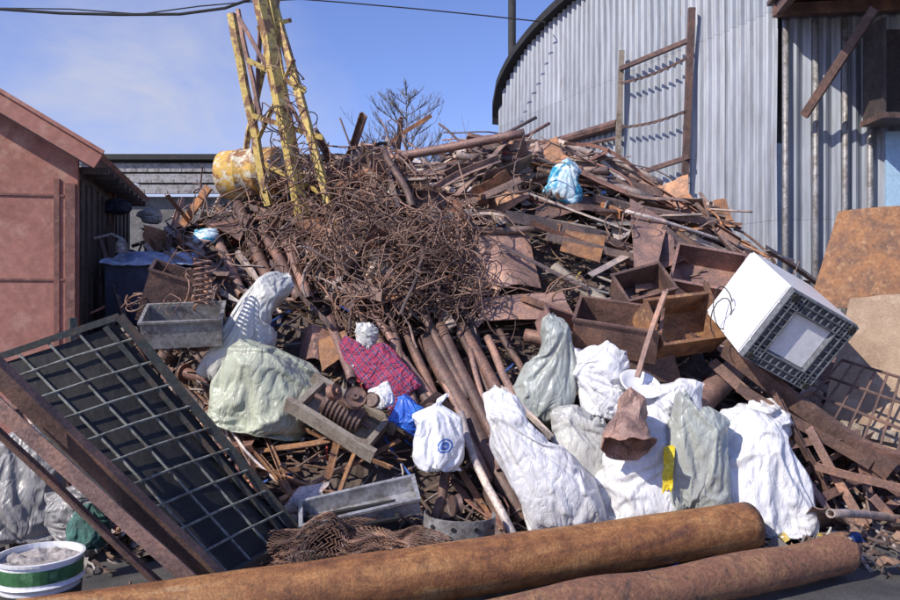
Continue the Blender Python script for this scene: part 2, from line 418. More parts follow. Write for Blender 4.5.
def pipe(pts, Ro, th, sides=16, dent=0.0, seed=0, ragged=0.0):
    m = MB(); n = len(pts)
    a = sweep(pts, Ro, sides, False); b = sweep(pts, Ro-th, sides, False)
    av = list(a[0]); bv = list(b[0])
    cs = [sum((av[i*sides+j] for j in range(sides)), V((0,0,0)))/sides for i in range(n)]
    ax = (V(pts[-1])-V(pts[0])).normalized()
    for arr in (av, bv):
        for i in range(n):
            for j in range(sides):
                k = i*sides+j; q = arr[k]
                if dent:
                    s = 1+dent*noise.noise(q*2.3+V((seed,0,0)))
                    q = cs[i]+(q-cs[i])*s
                if ragged and i in (0, n-1):
                    q = q+ax*ragged*noise.noise(V((math.cos(6.28*j/sides)*1.7, math.sin(6.28*j/sides)*1.7, seed+i)))
                arr[k] = q
    m.add((av, a[1])); m.add((bv, [tuple(reversed(q)) for q in b[1]]))
    o = n*sides
    for i in (0, n-1):
        for j in range(sides):
            k = (j+1)%sides
            q = (i*sides+j, o+i*sides+j, o+i*sides+k, i*sides+k)
            m.f.append(q if i == 0 else tuple(reversed(q)))
    return m.v, m.f
def lerp(a, b, t): return a+(b-a)*t
def line(p0, p1, n, sag=0.0, wob=0.0, seed=0):
    out = []
    for i in range(n+1):
        t = i/n; p = lerp(V(p0), V(p1), t)
        p = p+V((0,0,-sag*4*t*(1-t)))
        if wob: p = p+noise.noise_vector(V((t*3+seed, seed*1.7, 0)))*wob
        out.append(p)
    return out
def quad_sheet(c, nx=14, ny=12, crumple=0.04, seed=0, freq=3.0, belly=0.0, ragged=0.0, fold=0.0, fs=0.5, ft=0.0):
    p00, p10, p11, p01 = c
    nrm = (p10-p00).cross(p01-p00).normalized()
    v = []; f = []
    for j in range(ny+1):
        for i in range(nx+1):
            s, t = i/nx, j/ny
            if ragged:
                s += ragged*noise.noise(V((s*4, t*4, seed+5)))*(1 if i in (0, nx) else 0.3); t += ragged*noise.noise(V((s*4, t*4, seed+9)))*(1 if j in (0, ny) else 0.3)
            p = lerp(lerp(p00,p10,s), lerp(p01,p11,s), t)
            h = crumple*(noise.noise(p*freq+V((seed,)*3))+0.5*abs(noise.noise(p*freq*2.2+V((seed,)*3))))
            h += belly*4*s*(1-s)
            if fold: h -= fold*abs(s-fs+0.3*(t-.5))
            if ft: h -= ft*max(0, t-0.72)
            v.append(p+nrm*h)
    for j in range(ny):
        for i in range(nx):
            a = j*(nx+1)+i
            f.append((a, a+1, a+nx+2, a+nx+1))
    return v, f
EXC = []
def put_sack(px, base_row, d, wpx, hpx, mat, var, label, name="sack", cat="sack", tilt=0.0, grp="sacks piled against the scrap", pitch=-0.12, yaw=0.0, depthf=0.75, cl=True, mir=1, lean=0.0, knot=False, taper=0.0, slump=1.0):
    p = W(px, base_row, d); w = wpx/800*d; h = hpx/800*d
    if cl: p.z = max(p.z, 0.0)
    vs, fs, ex = SIMS[var % len(SIMS)]
    vv_ = []; sd = px*0.37
    for q in vs:
        x, y, z = q.x*w*mir, q.y*w*depthf, q.z*h
        t = q.z
        g = noise.noise_vector(V((q.x*1.6+sd, q.y*1.6, q.z*1.8)))
        x += 0.16*slump*w*g.x*t; y += 0.12*w*g.y*t; z += 0.16*slump*h*g.z*t
        x *= 1-taper*t
        if knot and t > 0.72:
            k = (t-0.72)/0.28; s = 1-0.85*min(1, k*2) if k < 0.5 else 0.15+0.5*(k-0.5)*2
            x *= s; y *= s
        x += lean*w*(t**1.5)
        vv_.append(V((x, y, max(z, 0.0) if cl else z)))
    if mir < 0: fs = [tuple(reversed(f_)) for f_ in fs]
    M = Matrix.Translation(p) @ Matrix.Rotation(tilt, 4, 'Y') @ Matrix.Rotation(pitch, 4, 'X') @ Matrix.Rotation(yaw, 4, 'Z')
    o = obj(name, (vv_, fs), mat, label, cat, grp, smooth=True, M=M)
    md = o.modifiers.new("smoothing", 'SUBSURF'); md.levels = 1; md.render_levels = 1
    c = M @ V((0,0,h/2)); EXC.append((c, (w+h)*0.24))
    return o
def lathe(prof, sides=40):
    v = []; f = []
    for (r, z) in prof:
        for j in range(sides):
            a = 2*math.pi*j/sides; v.append(V((r*math.cos(a), r*math.sin(a), z)))
    for i in range(len(prof)-1):
        for j in range(sides):
            a = i*sides+j; b = i*sides+(j+1)%sides; f.append((a, b, b+sides, a+sides))
    f.append(tuple(reversed(range(sides))))
    return v, f
def open_box(sx, sy, sz, t=0.015):
    m = MB()
    m.add(box(sx, sy, t, (0,0,t/2)))
    for s in (-1, 1):
        m.add(box(sx, t, sz-t, (0, s*(sy/2-t/2), t+(sz-t)/2))); m.add(box(t, sy-2*t-0.002, sz-t-0.002, (s*(sx/2-t/2), 0, t+(sz-t)/2)))
        m.add(box(sx+0.03, 0.03, 0.02, (0, s*(sy/2+0.004), sz+0.011))); m.add(box(0.03, sy-0.03, 0.019, (s*(sx/2), 0, sz+0.011)))
    return m.v, m.f

# ------------------------------------------------------------ world, sun, camera
wd = bpy.data.worlds.new("World"); scene.world = wd; wd.use_nodes = True
n = wd.node_tree.nodes; l = wd.node_tree.links
bg = n["Background"]; sky = n.new("ShaderNodeTexSky"); sky.sky_type = 'NISHITA'; sky.sun_disc = False
sun_to = V((0.60, 0.50, -0.62)).normalized()
src = -sun_to
sky.sun_elevation = math.asin(src.z); sky.sun_rotation = math.atan2(src.x, src.y)
sky.air_density = 1.0; sky.dust_density = 0.4; sky.ozone_density = 3.5
tc = n.new("ShaderNodeTexCoord")
mp = n.new("ShaderNodeMapping"); mp.inputs["Scale"].default_value = (1, 1, 1.8); mp.inputs["Location"].default_value = (0.75, 0.2, 0.15); l.new(tc.outputs["Generated"], mp.inputs[0])
cn = tex(n, l, "ShaderNodeTexNoise", mp.outputs[0], 5.5, 7, 0.6, 0.4)
dv = n.new("ShaderNodeVectorMath"); dv.operation = 'DISTANCE'; l.new(tc.outputs["Generated"], dv.inputs[0]); dv.inputs[1].default_value = V((-0.34, 0.9, 0.20)).normalized()
fr = n.new("ShaderNodeMapRange"); fr.inputs["From Min"].default_value = 0.30; fr.inputs["From Max"].default_value = 0.0; l.new(dv.outputs["Value"], fr.inputs["Value"])
mm = n.new("ShaderNodeMath"); mm.operation = 'MULTIPLY'; l.new(cn.outputs[0], mm.inputs[0]); l.new(fr.outputs[0], mm.inputs[1])
cr = ramp(n, [(0.12, (0,0,0)), (0.48, (0.85,)*3)]); l.new(mm.outputs[0], cr.inputs[0])
tint = mix(n, l, sky.outputs[0], (1.04, 0.98, 1.34), 1.0, 'MULTIPLY')
cc = mix(n, l, tint, (4.2, 4.4, 5.4), cr.outputs[0])
l.new(cc, bg.inputs[0]); bg.inputs[1].default_value = 0.14
sl = bpy.data.lights.new("sun", 'SUN'); sl.energy = 5.0; sl.angle = math.radians(0.5); sl.color = (1.0, 0.93, 0.82)
so = bpy.data.objects.new("sun", sl); C.objects.link(so); so.rotation_euler = sun_to.to_track_quat('-Z', 'Y').to_euler()
cam = bpy.data.cameras.new("camera"); co = bpy.data.objects.new("camera", cam); C.objects.link(co)
co.location = (0, 0, EYE); co.rotation_euler = (math.pi/2, 0, 0); cam.sensor_width = 36; cam.lens = 32; cam.clip_end = 3000
scene.camera = co
scene.view_settings.view_transform = 'Standard'; scene.view_settings.look = 'None'; scene.view_settings.exposure = 0

# ------------------------------------------------------------ ground
v = []; f = []
NX, NY = 90, 60
xs = [-400]+[-9+18*i/(NX-2) for i in range(NX-1)]+[400]
ys = [-50]+[2.5+12*i/(NY-2) for i in range(NY-1)]+[900]
for y in ys:
    for x in xs:
        z = 0.0
        if -9 < x < 9 and 2.5 < y < 14.5: z = 0.03*noise.noise(V((x*0.9, y*0.9, 0)))+0.012*noise.noise(V((x*5, y*5, 0)))-0.02
        v.append(V((x, y, z)))
for j in range(len(ys)-1):
    for i in range(len(xs)-1):
        a = j*len(xs)+i; f.append((a, a+1, a+len(xs)+1, a+len(xs)))
obj("ground", (v, f), M_GROUND, kind="structure", label="dark dirty asphalt yard ground", smooth=True, center=False)

v = []; f = []; tn = []
nx, ny = 150, 120
for j in range(ny+1):
    for i in range(nx+1):
        x = -4.3+10.3*i/nx; y = 6.0+7.6*j/ny
        h = H(x, y)
        z = h-0.13+0.07*noise.noise(V((x*9, y*9, 0)))+0.05*noise.noise(V((x*22, y*22, 0)))
        v.append(V((x, y, z))); k = 0.5+0.5*noise.noise(V((x*4, y*4, 2)))
        tn.append((0.065+0.06*k, 0.048+0.04*k, 0.04+0.035*k))
for j in range(ny):
    for i in range(nx):
        a = j*(nx+1)+i; f.append((a, a+1, a+nx+2, a+nx+1))
obj("scrap_heap", (v, f), M_TONE, kind="stuff", label="mound of compacted rusty scrap and dirt", cat="scrap heap", tones=tn, center=False)

# ------------------------------------------------------------ left shed
ang = math.atan2(3, -0.73)-math.pi/2
SM = Matrix.Translation(V((-3.42, 8.0, 0))) @ Matrix.Rotation(ang, 4, 'Z')
shed = empty("shed", "faded red sheet-metal shed with pitched roof", "shed", SM)
def sobj(name, vf, mat, **k): return obj(name, vf, mat, parent=shed, M=SM.copy(), center=False, **k)
sl_ = 0.60
def roofz(s): return 3.12+sl_*s
s0 = 0.28; s1 = 3.6
wv = [V((-s0,0,0)),V((-s1,0,0)),V((-s1,0,roofz(s1)-0.1)),V((-s0,0,roofz(s0)-0.1)),V((-s0,0.08,0)),V((-s1,0.08,0)),V((-s1,0.08,roofz(s1)-0.1)),V((-s0,0.08,roofz(s0)-0.1))]
sobj("front_wall", (wv, [(0,1,2,3),(7,6,5,4),(0,3,7,4),(1,5,6,2),(3,2,6,7),(0,4,5,1)]), M_PINK)
sobj("side_wall", box(0.08, 3.0, roofz(s0)-0.15, (-s0-0.045, 1.59, (roofz(s0)-0.15)/2)), M_SHADE)
m = MB()
for i in range(15): m.add(box(0.02+0.015*(i%3), 0.17, 3.0-0.05*(i%2), (-s0+0.006+0.0075*(i%3), 0.2+i*0.2, 1.5)))
sobj("side_boards", (m.v, m.f), M_SHADE)
sobj("corner_post", box(0.09, 0.05, 2.95, (-0.34, -0.028, 1.475)), M_PINKD)
m = MB()
for z in (2.0, 2.83): m.add(box(3.2, 0.012, 0.02, (-2.0, -0.007, z)))
m.add(box(0.02, 0.012, 3.4, (-1.7, -0.0075, 1.7)))
m.add(box(0.05, 0.016, 3.0, (-0.47, -0.009, 1.5)))
sobj("panel_seam", (m.v, m.f), M_PINKD)
a = math.atan(sl_)
L = s1/math.cos(a)
RM = Matrix.Translation(V((-s1/2, 1.45, roofz(s1/2)+0.06))) @ Matrix.Rotation(a, 4, 'Y')
m = MB(); m.add(box(L, 3.5, 0.05), RM)
sobj("roof", (m.v, m.f), M_PINKD)
m = MB(); m.add(box(L, 0.04, 0.17, (0, -1.775, -0.05)), RM); m.add(box(L, 0.03, 0.035, (0, -1.81, 0.04)), RM)
sobj("fascia", (m.v, m.f), M_PINK)
for i in range(9): sobj("rafter_end", box(0.26, 0.05, 0.07, (-0.14, 0.1+i*0.35, roofz(0.2)-0.14)), M_SHADE)
m = MB(); m.add(sweep([V((-0.22,0.5,2.45)),V((-0.05,0.5,2.5)),V((0.05,0.5,2.45))], 0.015, 8)); m.add(sweep([V((0.05,0.5,2.46)),V((0.05,0.5,2.40)),V((0.05,0.5,2.3))], [0.02,0.06,0.07], 14))
sobj("lamp", (m.v, m.f), M_GREYM)

# ------------------------------------------------------------ distant low building
bm_ = Matrix.Translation(V((-6.4, 24, 0)))
bd = empty("low_building", "distant low grey building with ribbed slab roof", "building", bm_)
obj("wall", box(9, 6, 4.9, (0, 3, 2.45)), M_ROOFG, parent=bd, M=bm_.copy())
obj("roof", box(9.6, 6.6, 0.16, (0, 3, 6.05)), M_CABLE, parent=bd, M=bm_.copy())
m = MB()
for r_ in range(3):
    for i in range(28): m.add(box(0.32, 0.1, 0.10, (-4.5+i*0.34+(r_%2)*0.15, -0.06-0.12*(2-r_), 5.0+r_*0.34)))
    m.add(box(9.4, 0.1, 0.20, (0, 0.0-0.12*(2-r_), 5.12+r_*0.34)))
obj("parapet", (m.v, m.f), M_GREYM, parent=bd, M=bm_.copy())

# ------------------------------------------------------------ warehouse
A0 = V((1.2, 18.5, 0)); A1 = V((4.55, 11.0, 0))
dirw = (A1-A0).normalized(); LW = (A1-A0).length
nw = V((dirw.y, -dirw.x, 0))
if nw.y > 0: nw = -nw
WM = Matrix.Translation(A0) @ Matrix((dirw, -nw, V((0,0,1)))).transposed().to_4x4()
def arch(s):
    t = min(1, s/4.6)
    return 6.25+1.55*math.sqrt(max(0, 1-(1-t)**2))
wh = empty("warehouse", "arched corrugated grey metal warehouse", "warehouse", WM)
def corr_wall(x0, x1, top, period, amp, M, parent, name, mat, z0=0.0):
    v = []; f = []; k = 6; nn = int((x1-x0)/period*k)
    for i in range(nn+1):
        x = x0+(x1-x0)*i/nn
        y = -amp*(0.5+0.5*math.cos(2*math.pi*i/k))
        y += 0.03*noise.noise(V((x*1.2, 0, 0)))
        zt = top(x)
        for j in range(7):
            z = z0+(zt-z0)*j/6
            v.append(V((x, y+0.03*noise.noise(V((x*1.5, z*1.2, 4))), z)))
    for i in range(nn):
        for j in range(6):
            a = i*7+j; f.append((a, a+7, a+8, a+1))
    return obj(name, (v, f), mat, parent=parent, M=M.copy(), solid=0.004)
corr_wall(0, LW, arch, 0.17, 0.085, WM, wh, "front_wall", M_CORR)
pts = [V((0,0,5.9)), V((0,0,6.1))]+[V((LW*i/40, 0, arch(LW*i/40))) for i in range(41)]
m = MB()
for i in range(len(pts)-1):
    p, q = pts[i], pts[i+1]
    m.add(([p+V((0,-0.25,-0.06)), q+V((0,-0.25,-0.06)), q+V((0,-0.25,0.10)), p+V((0,-0.25,0.10))], [(0,1,2,3)]))
    m.add(([p+V((0,-0.25,0.10)), q+V((0,-0.25,0.10)), q+V((0,9,0.10)), p+V((0,9,0.10))], [(0,1,2,3)]))
    m.add(([p+V((0,-0.25,-0.06)), q+V((0,-0.25,-0.06)), q+V((0,0.0,-0.06)), p+V((0,0.0,-0.06))], [(3,2,1,0)]))
obj("roof", (m.v, m.f), M_CABLE, parent=wh, M=WM.copy())
obj("side_wall", box(0.06, 9, 6.1, (0.03, 4.56, 3.05)), M_CORR, parent=wh, M=WM.copy())
def fac(px):
    k = (px-450)/800
    return (k*18.5-1.2)/(3.35+7.5*k)
def Fp_(px, row, off=0.0):
    t = fac(px); p = lerp(A0, A1, t); d = p.y
    return V((p.x, p.y, EYE+(300-row)/800*d))+nw*off
obj("wall_pipe", sweep([Fp_(506,152,0.16), Fp_(560,143,0.16), Fp_(626,124,0.16)], 0.085, 8), M_DARK, "dark horizontal pipe across the corrugated wall", "pipe", "pipes along the warehouse wall")
obj("wall_pipe", sweep([Fp_(506,162,0.14), Fp_(626,138,0.14)], 0.035, 8), M_DARK, "dark horizontal pipe across the corrugated wall", "pipe", "pipes along the warehouse wall")
gate = empty("barred_gate", "rusty barred steel gate frame against corrugated wall", "gate", Fp_(665, 210, 0.2))
a, b = (632,52),(626,215)
obj("post", extr(Fp(0.09,0.07), (Fp_(*b,0.22)-Fp_(*a,0.22)).length), M_WOOD, parent=gate, label="pale wooden post", M=frame_dir(Fp_(*a,0.22), Fp_(*b,0.22)))
a, b = (703,10),(694,232)
obj("post", extr(Fp(0.10,0.08), (Fp_(*b,0.22)-Fp_(*a,0.22)).length), M_DARK, parent=gate, M=frame_dir(Fp_(*a,0.22), Fp_(*b,0.22)))
for (r0, r1, th) in ((72,44,0.07),(182,160,0.07),(202,184,0.06)):
    p, q = Fp_(632,r0,0.27), Fp_(702,r1,0.27)
    obj("rail", extr(Lp(th), (q-p).length), M_DARK, parent=gate, M=frame_dir(p, q))
for k_, (r0, r1) in enumerate(((84,60),(128,112))):
    p, q = Fp_(634,r0,0.28), Fp_(700,r1,0.28)
    m = MB(); pts = line(p, q, 20, 0.05)
    m.add(sweep(pts, 0.012, 6))
    m.add(sweep([pp+V((0,0,-0.012-0.02*(i%2))) for i, pp in enumerate(pts)], 0.012, 6))
    obj("twisted_bar", (m.v, m.f), M_DARK, parent=gate)
p = W(512, 0, 20.5)
obj("chimney_pipe", sweep([V((p.x,p.y,0)),V((p.x,p.y,5)),V((p.x,p.y,10.6))], 0.1, 14), M_CABLE, "tall thin dark steel flue beside warehouse", "chimney", smooth=True)
B0 = A1.copy(); B1 = V((8.6, 10.5, 0)); db = (B1-B0).normalized(); nb = V((db.y, -db.x, 0))
if nb.y > 0: nb = -nb
AM = Matrix.Translation(B0) @ Matrix((db, -nb, V((0,0,1)))).transposed().to_4x4()
an = empty("annex", "grey corrugated annex with brown steel canopy", "building", AM)
corr_wall(0.0, 4.0, lambda x: 5.85, 0.19, 0.06, AM, an, "front_wall", M_CORR)
for x in (0.03, 0.42, 0.80, 1.12): obj("downpipe", sweep([V((x,-0.11,0)),V((x,-0.11,3)),V((x,-0.11,5.6))], 0.04, 10), M_GREYM, parent=an, M=AM.copy(), smooth=True)
for bb_ in (box(4.2, 0.12, 0.16, (1.95, -0.19, 5.72)), box(0.1, 1.9, 0.14, (-0.08, -1.21, 5.72)), box(0.1, 1.9, 0.14, (1.5, -1.21, 5.72))):
    obj("canopy_beam", bb_, M_DARK, parent=an, M=AM.copy())
obj("canopy", box(4.3, 2.2, 0.06, (1.95, -1.15, 5.86)), M_DARK, parent=an, M=AM.copy())
p, q = W(803,116,10.7), W(874,8,9.6)
obj("brace", extr(Cp(0.11,0.06), (q-p).length), M_DARK, parent=an, M=frame_dir(p, q, 0.4))
c = W(896, 70, 10.3)
for nm, bx in (("shade_recess_side", box(0.04,0.5,1.2,(-0.28,0,0))),("shade_recess_side", box(0.04,0.5,1.2,(0.5,0,0))),("recess_floor", box(0.86,0.56,0.07,(0.11,0,-0.64))),("shade_recess_back", box(0.74,0.03,1.2,(0.11,0.23,0)))):  # open dark box built in to stand for the shaded recess under the canopy
    obj(nm, bx, M_SHADE if nm != "recess_floor" else M_DARK, parent=an, M=Matrix.Translation(c))
obj("door", box(0.8, 0.05, 2.2, (1.70, -0.14, 2.95)), M_DOOR, parent=an, M=AM.copy())

# ------------------------------------------------------------ cables
pts = [W(px, r_, 12) for (px, r_) in ((-260,-10),(-80,6),(0,9),(60,13),(120,14.5),(180,14),(225,8),(256,-3),(330,-40))]
obj("overhead_cable", sweep(pts, 0.022, 6), M_CABLE, "thick black overhead cable sagging across sky", "cable", "overhead cables")
pts = [W(px, r_, 16) for px, r_ in ((-260,-18),(-80,-1),(0,8),(70,9),(140,14),(200,6),(245,2),(300,-1),(340,2),(420,9),(490,16),(545,22))]
pts.append(Fp_(556, 26, 0.25))
obj("overhead_cable", sweep(pts, 0.013, 6), M_CABLE, "thin black overhead wire running to the warehouse", "cable", "overhead cables")

# ------------------------------------------------------------ trees
def tree(base, height, spread, seed, label):
    rr = random.Random(seed); tr = MB(); cw = MB()
    e = empty("bare_tree", label, "tree", base, "bare winter trees")
    tr.add(sweep([base, base+V((0.05,0,height*0.35)), base+V((0,0,height*0.7)), base+V((0.03,0,height))], [height*0.011, height*0.008, height*0.004, 0.006], 8))
    def br(p, d, L, r, lv):
        pts = [p]; q = p
        for i in range(4):
            d = (d+V((rr.uniform(-.15,.15), rr.uniform(-.15,.15), 0.06+rr.uniform(-.05,.1)))).normalized()
            q = q+d*L/4; pts.append(q)
        (tr if lv == 0 else cw).add(sweep(pts, [max(0.006, r*(1-0.17*i)) for i in range(5)], 4 if lv == 0 else 3, False))
        if lv < 2:
            for k in range(9 if lv == 0 else 5):
                t = rr.uniform(0.15, 1.0); i = min(3, int(t*4)); b = lerp(pts[i], pts[i+1], t*4-i)
                nd = (d+V((rr.uniform(-1,1), rr.uniform(-1,1), rr.uniform(-.3,.6)))*0.6).normalized()
                br(b, nd, L*rr.uniform(0.3, 0.5), r*0.5, lv+1)
    for i in range(50):
        t = 0.40+0.58*(i/50)
        a = i*2.4+rr.uniform(-.4,.4); sp = spread*(1.08-t)*2.0*rr.uniform(.7,1.1)
        br(base+V((0,0,height*t)), V((math.cos(a), math.sin(a), 0.45)).normalized(), sp, height*0.0025, 0)
    obj("trunk", (tr.v, tr.f), M_BARK, parent=e); obj("crown", (cw.v, cw.f), M_BARK, parent=e)
tree(V((-1.65, 30, 0)), 9.8, 2.7, 3, "tall bare birch rising behind the scrap heap")
tree(V((-3.3, 32, 0)), 8.2, 2.4, 5, "lower bare tree behind the scrap heap")
tree(V((0.0, 32, 0)), 7.9, 2.4, 8, "lower bare tree behind the scrap heap")

# ------------------------------------------------------------ big foreground pipes
p0, p1 = V((-2.1, 3.86, 0.175)), V((2.14, 5.75, 0.175))
obj("large_steel_pipe", pipe(line(p0, p1, 60), 0.168, 0.012, 40, 0.035, 1), M_PIPE, "thick orange rusted steel pipe lying on asphalt", "pipe", "large pipes lying on the ground", smooth=True)
p0, p1 = V((-0.2, 3.92, 0.12)), V((2.62, 5.3, 0.135))
obj("large_steel_pipe", pipe(line(p0, p1, 60, 0, 0.03, 4), 0.13, 0.012, 36, 0.16, 3, 0.16), M_PIPE2, "flaking rusted steel pipe with ragged end", "pipe", "large pipes lying on the ground", smooth=True)

# ------------------------------------------------------------ grille on the left
gA, gB, gC, gD = V((-3.02,5.18,1.40)), V((-2.24,5.42,1.69)), V((-1.09,5.82,0.10)), V((-1.47,4.78,0.06))
def G(s, t): return lerp(lerp(gD, gC, s), lerp(gA, gB, s), t)
gn = (gC-gD).cross(gA-gD).normalized()
if gn.dot(V((0,0,EYE))-gC) < 0: gn = -gn
gr = empty("steel_grille_door", "black steel grille door with dark backing leaning over", "grille", (gC+gD)/2)
def between(p, q, prof, roll=0): return frame_dir(p, q, roll), extr(prof, (q-p).length, 6, 0, 0.006, p.x)
m = MB()
for p, q, w_ in ((gD,gA,.06),(gC,gB,.07),(gA,gB,.05),(gD,gC,.05),(G(.86,.02),G(.86,.98),.04)):
    M_, e_ = between(p, q, Fp(w_, w_*0.9)); m.add(e_, M_)
obj("frame", (m.v, m.f), M_FRAME, parent=gr)
obj("backing_sheet", quad_sheet([G(.03,.02)-gn*.035, G(.97,.02)-gn*.035, G(.97,.98)-gn*.035, G(.03,.98)-gn*.035], 12, 16, 0.02, 3, 2), M_BLACK, parent=gr, solid=0.004)
m = MB()
for s in (0.22, 0.44, 0.66): m.add(sweep([G(s,.01)+gn*.01, G(s+.01,.5)+gn*.015, G(s,.99)+gn*.01], 0.009, 6))
for i in range(1, 10): m.add(sweep([G(.02,i/10)+gn*.026, G(.5,i/10+.004)+gn*.03, G(.98,i/10)+gn*.026], 0.009, 6))
obj("bars", (m.v, m.f), M_BAR, parent=gr)
def beam(p, q, prof, roll, mat, label, cat="steel beam", grp=None, name="steel_beam", **k):
    return obj(name, extr(prof, (q-p).length, 10, 0, 0.01, p.x), mat, label, cat, grp, M=frame_dir(p, q, roll), **k)
GBB = "beams leaning beside the grille"
beam(W(-30,350,4.5), W(214,583,4.75), Cp(0.13,0.06,0.012), 0.5, M_DARK, "rusty brown channel beam lying beside grille", grp=GBB)
beam(W(-30,392,4.3), W(185,588,4.6), Lp(0.09,0.012), 0.2, M_BROWN, "rusty angle beam lying beside grille", grp=GBB)
beam(W(-30,412,4.4), W(160,592,4.62), Lp(0.05,0.012), 0.9, M_DARK, "rusty angle beam lying beside grille", grp=GBB)
beam(W(70,318,6.2), W(78,500,6.0), Lp(0.05,0.01), 0.9, M_FRAME, "thin dark post propping the grille", grp=GBB)

bp = W(40, 560, 4.55); bp.z = 0
bk = empty("paint_bucket", "white and green bucket filled with dried mortar", "bucket", bp)
BM = Matrix.Translation(bp)
obj("pail", lathe([(0.19,0),(0.20,0.10),(0.205,0.11),(0.215,0.20),(0.222,0.205),(0.235,0.22),(0.225,0.232),(0.222,0.34),(0.235,0.342),(0.238,0.358),(0.222,0.36),(0.215,0.30)]), M_WHITE, parent=bk, M=BM.copy(), smooth=False)
obj("green_band", lathe([(0.2265,0.245),(0.2285,0.32),(0.2265,0.322)]), M_GREEN, parent=bk, M=BM.copy())
obj("lower_band", lathe([(0.206,0.03),(0.221,0.18),(0.218,0.182)]), M_FRAME, parent=bk, M=BM.copy())
v, f = [V((0,0,0.33))], []
for i in range(1, 9):
    for j in range(24):
        a = 6.283*j/24; r_ = 0.212*i/8; v.append(V((r_*math.cos(a), r_*math.sin(a), 0.325+0.04*noise.noise(V((math.cos(a)*r_*14, math.sin(a)*r_*14, 1)))*(1 if i < 8 else 0.2))))
for j in range(24): f.append((0, 1+j, 1+(j+1)%24))
for i in range(7):
    for j in range(24): a = 1+i*24+j; b = 1+i*24+(j+1)%24; f.append((a, a+24, b+24, b))
obj("mortar", (v, f), M_MORTAR, parent=bk, M=BM.copy())
pts = [V((0.235*math.cos(a), 0.235*math.sin(a)*0.4-0.2*math.sin(a), 0.34-0.05*math.sin(a))) for a in [math.pi*i/16 for i in range(17)]]
obj("wire_handle", sweep(pts, 0.005, 6), M_GREYM, parent=bk, M=BM.copy())

# ------------------------------------------------------------ sacks
WL = "white woven sack slumped against the scrap heap"
put_sack(566, 532, 6.05, 96, 150, M_SACKW, 3, "bulging white plastic sack leaning over sideways", tilt=-0.12, lean=-0.5, taper=0.15, slump=0.6)
put_sack(542, 425, 7.0, 74, 108, M_SACKG, 3, "grey-green sack with gathered top on the heap", tilt=0.1, mir=-1, taper=0.2)
put_sack(594, 418, 6.9, 66, 76, M_SACKW, 0, WL, tilt=0.25)
put_sack(590, 492, 6.45, 64, 88, M_SACKP, 4, "greyish dirty sack wedged between white sacks", tilt=-0.1, mir=-1)
put_sack(643, 524, 6.2, 88, 122, M_SACKW, 1, WL, lean=0.1)
put_sack(662, 455, 6.65, 66, 82, M_SACKW, 8, WL, tilt=0.2)
put_sack(703, 518, 6.0, 70, 122, M_SACKG, 7, "tall grey-green sack standing against white sacks", tilt=-0.03, taper=0.1)
put_sack(768, 534, 6.15, 98, 116, M_SACKW, 2, "large dirty white sack resting beside rusty beams", mir=-1, lean=-0.2)
put_sack(738, 458, 6.7, 86, 74, M_SACKW, 5, WL, tilt=0.4)
put_sack(728, 505, 6.4, 64, 96, M_SACKW, 6, WL, tilt=0.15, mir=-1)
put_sack(612, 530, 6.3, 50, 62, M_SACKW, 4, WL, tilt=-0.2)
put_sack(218, 388, 7.4, 72, 142, M_SACKP, 3, "pale dirty woven sack lying tilted on the heap", tilt=0.55, cl=False, taper=0.2)
put_sack(258, 434, 6.95, 110, 88, M_SACKL, 2, "olive-grey woven sack sagging on the heap", tilt=0.2, cl=False)
put_sack(15, 540, 5.9, 95, 110, M_SACKD, 6, "dirty grey sack behind the grille beams", grp="sacks behind the grille")
put_sack(75, 560, 5.6, 60, 70, M_SACKD, 0, "dirty grey sack behind the grille beams", grp="sacks behind the grille")
put_sack(88, 548, 5.2, 40, 42, M_TEAL, 2, "crumpled teal netting behind the grille", name="netting_bundle", cat="netting", grp=None)
put_sack(436, 472, 6.25, 60, 76, M_PBAG, 8, "white plastic shopping bag with blue print", name="shopping_bag", cat="plastic bag", grp=None, cl=False, knot=True)
put_sack(402, 430, 6.6, 36, 32, M_BLUE, 7, "crumpled bright blue plastic bag on scrap", name="plastic_bag", cat="plastic bag", grp=None, cl=False, tilt=0.5)
put_sack(386, 408, 6.7, 26, 26, M_SACKW, 8, "small crumpled white plastic bag on scrap", name="plastic_bag", cat="plastic bag", grp=None, cl=False, tilt=-0.4)
q = hit(567, 200, 0.25)
put_sack(556, 202, q.y, 44, 46, M_BLUW, 3, "blue and white plastic bag on top of the heap", name="plastic_bag", cat="plastic bag", grp=None, cl=False, tilt=0.6)
put_sack(408, 398, 6.9, 50, 92, M_PLAID, 9, "red and blue plaid bag crushed among pipes", name="plaid_bag", cat="bag", grp=None, cl=False, tilt=-0.75, depthf=0.35, pitch=-0.4, slump=1.8, taper=0.15)
put_sack(360, 350, 7.2, 26, 30, M_SACKP, 0, "small crumpled white plastic bag on scrap", name="plastic_bag", cat="plastic bag", grp=None, cl=False, tilt=0.4)
c4 = [W(662,492,5.88), W(672,490,5.86), W(676,445,5.98), W(664,447,6.0)]
obj("plastic_strip", quad_sheet(c4, 6, 12, 0.05, 2, 9, 0, 0.15), M_YBAG, "bright yellow plastic strip between sacks", "plastic strip", solid=0.003)

